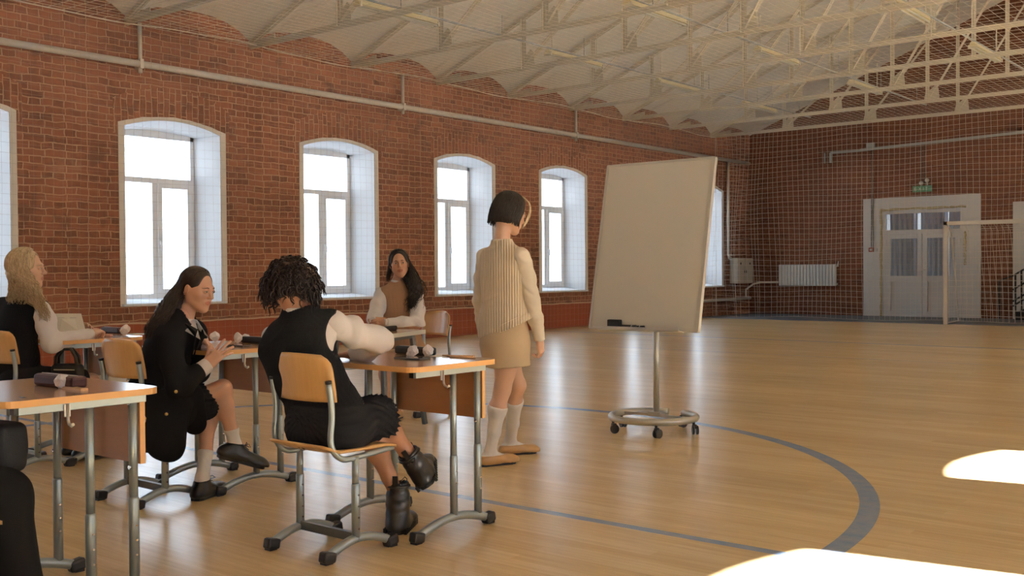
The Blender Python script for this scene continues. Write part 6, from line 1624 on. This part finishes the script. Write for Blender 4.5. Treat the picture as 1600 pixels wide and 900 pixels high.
    for cidx in range(2):
        for i in range(11):
            u0 = .12+.46*cidx; u1 = u0+.36*(1 if i % 4 else .7); t = .16+.065*i
            A = TL+(TR-TL)*u0+(BLz-TL)*t-n_*.0008; B_ = TL+(TR-TL)*u1+(BLz-TL)*t-n_*.0008; e = (BLz-TL)*.022
            mb.add([A, B_, B_+e, A+e], [(0, 1, 2, 3)])
    mb.build('printed_lines', M['print'], bk)
    o = (TR-TL)*.04; mb = MB(); vs = [TL-o, TR+o*1.6, BRz+o*1.6, BLz-o]; vs = [v+n_*.013 for v in vs]; mb.add(vs+[v+n_*.004 for v in vs], [(3, 2, 1, 0), (4, 5, 6, 7), (0, 1, 5, 4), (1, 2, 6, 5), (2, 3, 7, 6), (3, 0, 4, 7)]); mb.build('cover', M['black_cloth'], bk)
    return r
person_blonde()

# ------------------------------------------------------------------ F: person at the nearest desk, mostly outside the picture
def person_near():
    r = proot((-3.26, 1.18, 0), 'person in black trousers seated at the nearest desk, only a leg in view')
    fb = nrm(V3((.1, 1, 0))); rb = nrm(V3((1, -.1, 0)))
    pel = V3((-3.28, 1.15, .52)); waist = pel+UP*.16; chest = pel+UP*.38+fb*.06; neck = pel+UP*.56+fb*.10; hc = neck+UP*.16+fb*.05
    shR = neck-UP*.06+rb*.17; shL = neck-UP*.06-rb*.17; elR = shR-UP*.25-fb*.03; elL = shL-UP*.25-fb*.03; wrR = pel+fb*.16-rb*.05+UP*.10; wrL = pel+fb*.16-rb*.16+UP*.10
    kR = at(2, 775, 3.22); aR = at(46, 920, 3.22); aR[2] = .10; kL = kR-rb*.24+UP*.0; aL = aR-rb*.26+fb*.05
    Rh = frame(fb-UP*.3, UP)
    b = Body(); tor = torso_prims(pel, chest, neck, shL, shR, fb)
    P = tor+arm_prims(shL, elL, wrL)+arm_prims(shR, elR, wrR)+leg_prims(pel+rb*.09, kR, aR)+leg_prims(pel-rb*.09, kL, aL)+foot_prims(aR, fb, UP)+foot_prims(aL, fb, UP)
    b.add(P, .009, it=2); b.add(head_prims(hc, Rh, neck-UP*.02), .004, tint=lips_tint(hc, Rh))
    for wr in (wrR, wrL): b.add(hand_prims(wr, fb, UP, -1 if wr is wrR else 1), .0035)
    b.build('body', M['skin_light'], r); add_eyes(hc, Rh, r)
    P = grow(tor, .02)+chain([shR, elR, wrR], [.062, .055, .04], .03)+chain([shL, elL, wrL], [.062, .055, .04], .03)
    garment('black_jacket', P, .008, M['black_wool'], r, wrinkle(.005, 25, (0, 0, 1), 3))
    P = grow([cone(pel-rb*.06, pel+rb*.06, .12, .12, .05)], .01)
    for q, k, a in ((1, kR, aR), (-1, kL, aL)): P += [cone(pel+rb*.09*q, k, .100, .076, .05), cone(k, a-UP*.03, .074, .062, .05)]
    P.append(half(V3((0, 0, .045)), -UP, .004)); garment('trousers', P, .007, M['trouser'], r, wrinkle(.006, 24, (.2, .2, 1), 9))
    for a in (aR, aL):
        P, g, d, u, sd = shoe_prims(a, fb, .26, UP, .10); P = grow(P, .01)+[half(g+u*.004, -u, .001)]; garment('shoe', P, .006, M['black_leather'], r)
    w = lambda x, y, z: hc+Rh@V3((x, y, z)); garment('hair', cap_hair(hc, Rh, 1, -.06, .004), .006, M['hair_brown'], r)
    return r
person_near()

# bags
def bag(loc, rz, w_, d_, h_, label, mat='black_cloth', handles=True):
    r = root('school_bag', label, 'bag', loc, rz)
    b = Body(); R_ = np.eye(3); b.add([rbox((0, 0, h_/2), (w_/2, d_/2, h_/2), R_, min(.03, d_*.4), .02), half((0, 0, .001), (0, 0, -1), .002)], .006, wrinkle(.004, 30, (1, 0, 1), 2)); o_ = b.build('body', M[mat], r); o_.location = (0, 0, 0)
    if handles:
        for s in (-1, 1):
            mb = MB(); mb.tube([(-.07, s*d_*.3, h_-.02), (-.065, s*d_*.28, h_+.04), (-.03, s*d_*.15, h_+.085), (.03, s*d_*.15, h_+.085), (.065, s*d_*.28, h_+.04), (.07, s*d_*.3, h_-.02)], .009, 8); mb.build('handle', M['cap'], r)
    mb = MB(); mb.box((0, -d_/2-.004, h_*.72), (w_*.7, .004, .006)); mb.build('zip', M['alu'], r)
    return r

b_ = bag(tuple(map(float, at(106, 600, 6.12))), .5, .19, .06, .12, 'black handbag hanging at the edge of the blonde girl\'s desk')
b_ = bag(tuple(map(float, at(-12, 738, 3.46))), .3, .22, .12, .17, 'black backpack on the lap of the person at the nearest desk', handles=False)
# ================================================================= LIGHT AND CAMERA
w = bpy.data.worlds.new('World'); S.world = w; w.use_nodes = True; nt = w.node_tree
bg = nt.nodes['Background']; bg.inputs[0].default_value = (.72, .85, 1.0, 1); bg.inputs[1].default_value = 3.6
sun = bpy.data.lights.new('sun', 'SUN'); so = bpy.data.objects.new('sun', sun); C.objects.link(so)
el = math.radians(29.2); d = Vector((-math.cos(el), -.17*math.cos(el), -math.sin(el)))
so.rotation_euler = d.to_track_quat('-Z', 'Y').to_euler(); so.location = (12, 8, 9)
sun.energy = 100; sun.angle = .009; sun.color = (1, .975, .94)
# daylight portals in the window openings (they only guide the sampling of the sky)
for x, cc, rz in ((XL-.55, cl, 1), (XR+.55, cr_, -1)):
    for c in cc:
        a = bpy.data.lights.new('window_portal', 'AREA'); a.shape = 'RECTANGLE'; a.size = 1.2; a.size_y = 2.3; a.cycles.is_portal = True
        o = bpy.data.objects.new('window_portal', a); C.objects.link(o); o.location = (x, c, 1.93); o.rotation_euler = (PI/2, 0, -PI/2*rz)
la = bpy.data.lights.new('vestibule_fill', 'AREA'); la.energy = 16; la.size = 1.0; la.color = (.85, .92, 1)  # unseen fill light added in the vestibule to brighten the curtains
lo_ = bpy.data.objects.new('vestibule_fill', la); C.objects.link(lo_); lo_.location = (-7.9, YF+1.25, 2.7)
cam = bpy.data.cameras.new('camera'); co = bpy.data.objects.new('camera', cam); C.objects.link(co)
cam.sensor_width = 36; cam.lens = 36*FPX/1600; cam.clip_start = .05; cam.clip_end = 300
Rm = Matrix([list(map(float, RC[i])) for i in range(3)]); co.matrix_world = Matrix.Translation((0, 0, CAMH)) @ Rm.to_4x4()
S.camera = co
S.view_settings.view_transform = 'Standard'; S.view_settings.look = 'None'; S.view_settings.gamma = 1; S.view_settings.use_curve_mapping = False
S.view_settings.exposure = 0.70
S.cycles.max_bounces = 8; S.cycles.diffuse_bounces = 5; S.cycles.transparent_max_bounces = 24; S.cycles.sample_clamp_indirect = 6
S.cycles.use_denoising = True; S.cycles.caustics_reflective = False; S.cycles.caustics_refractive = False
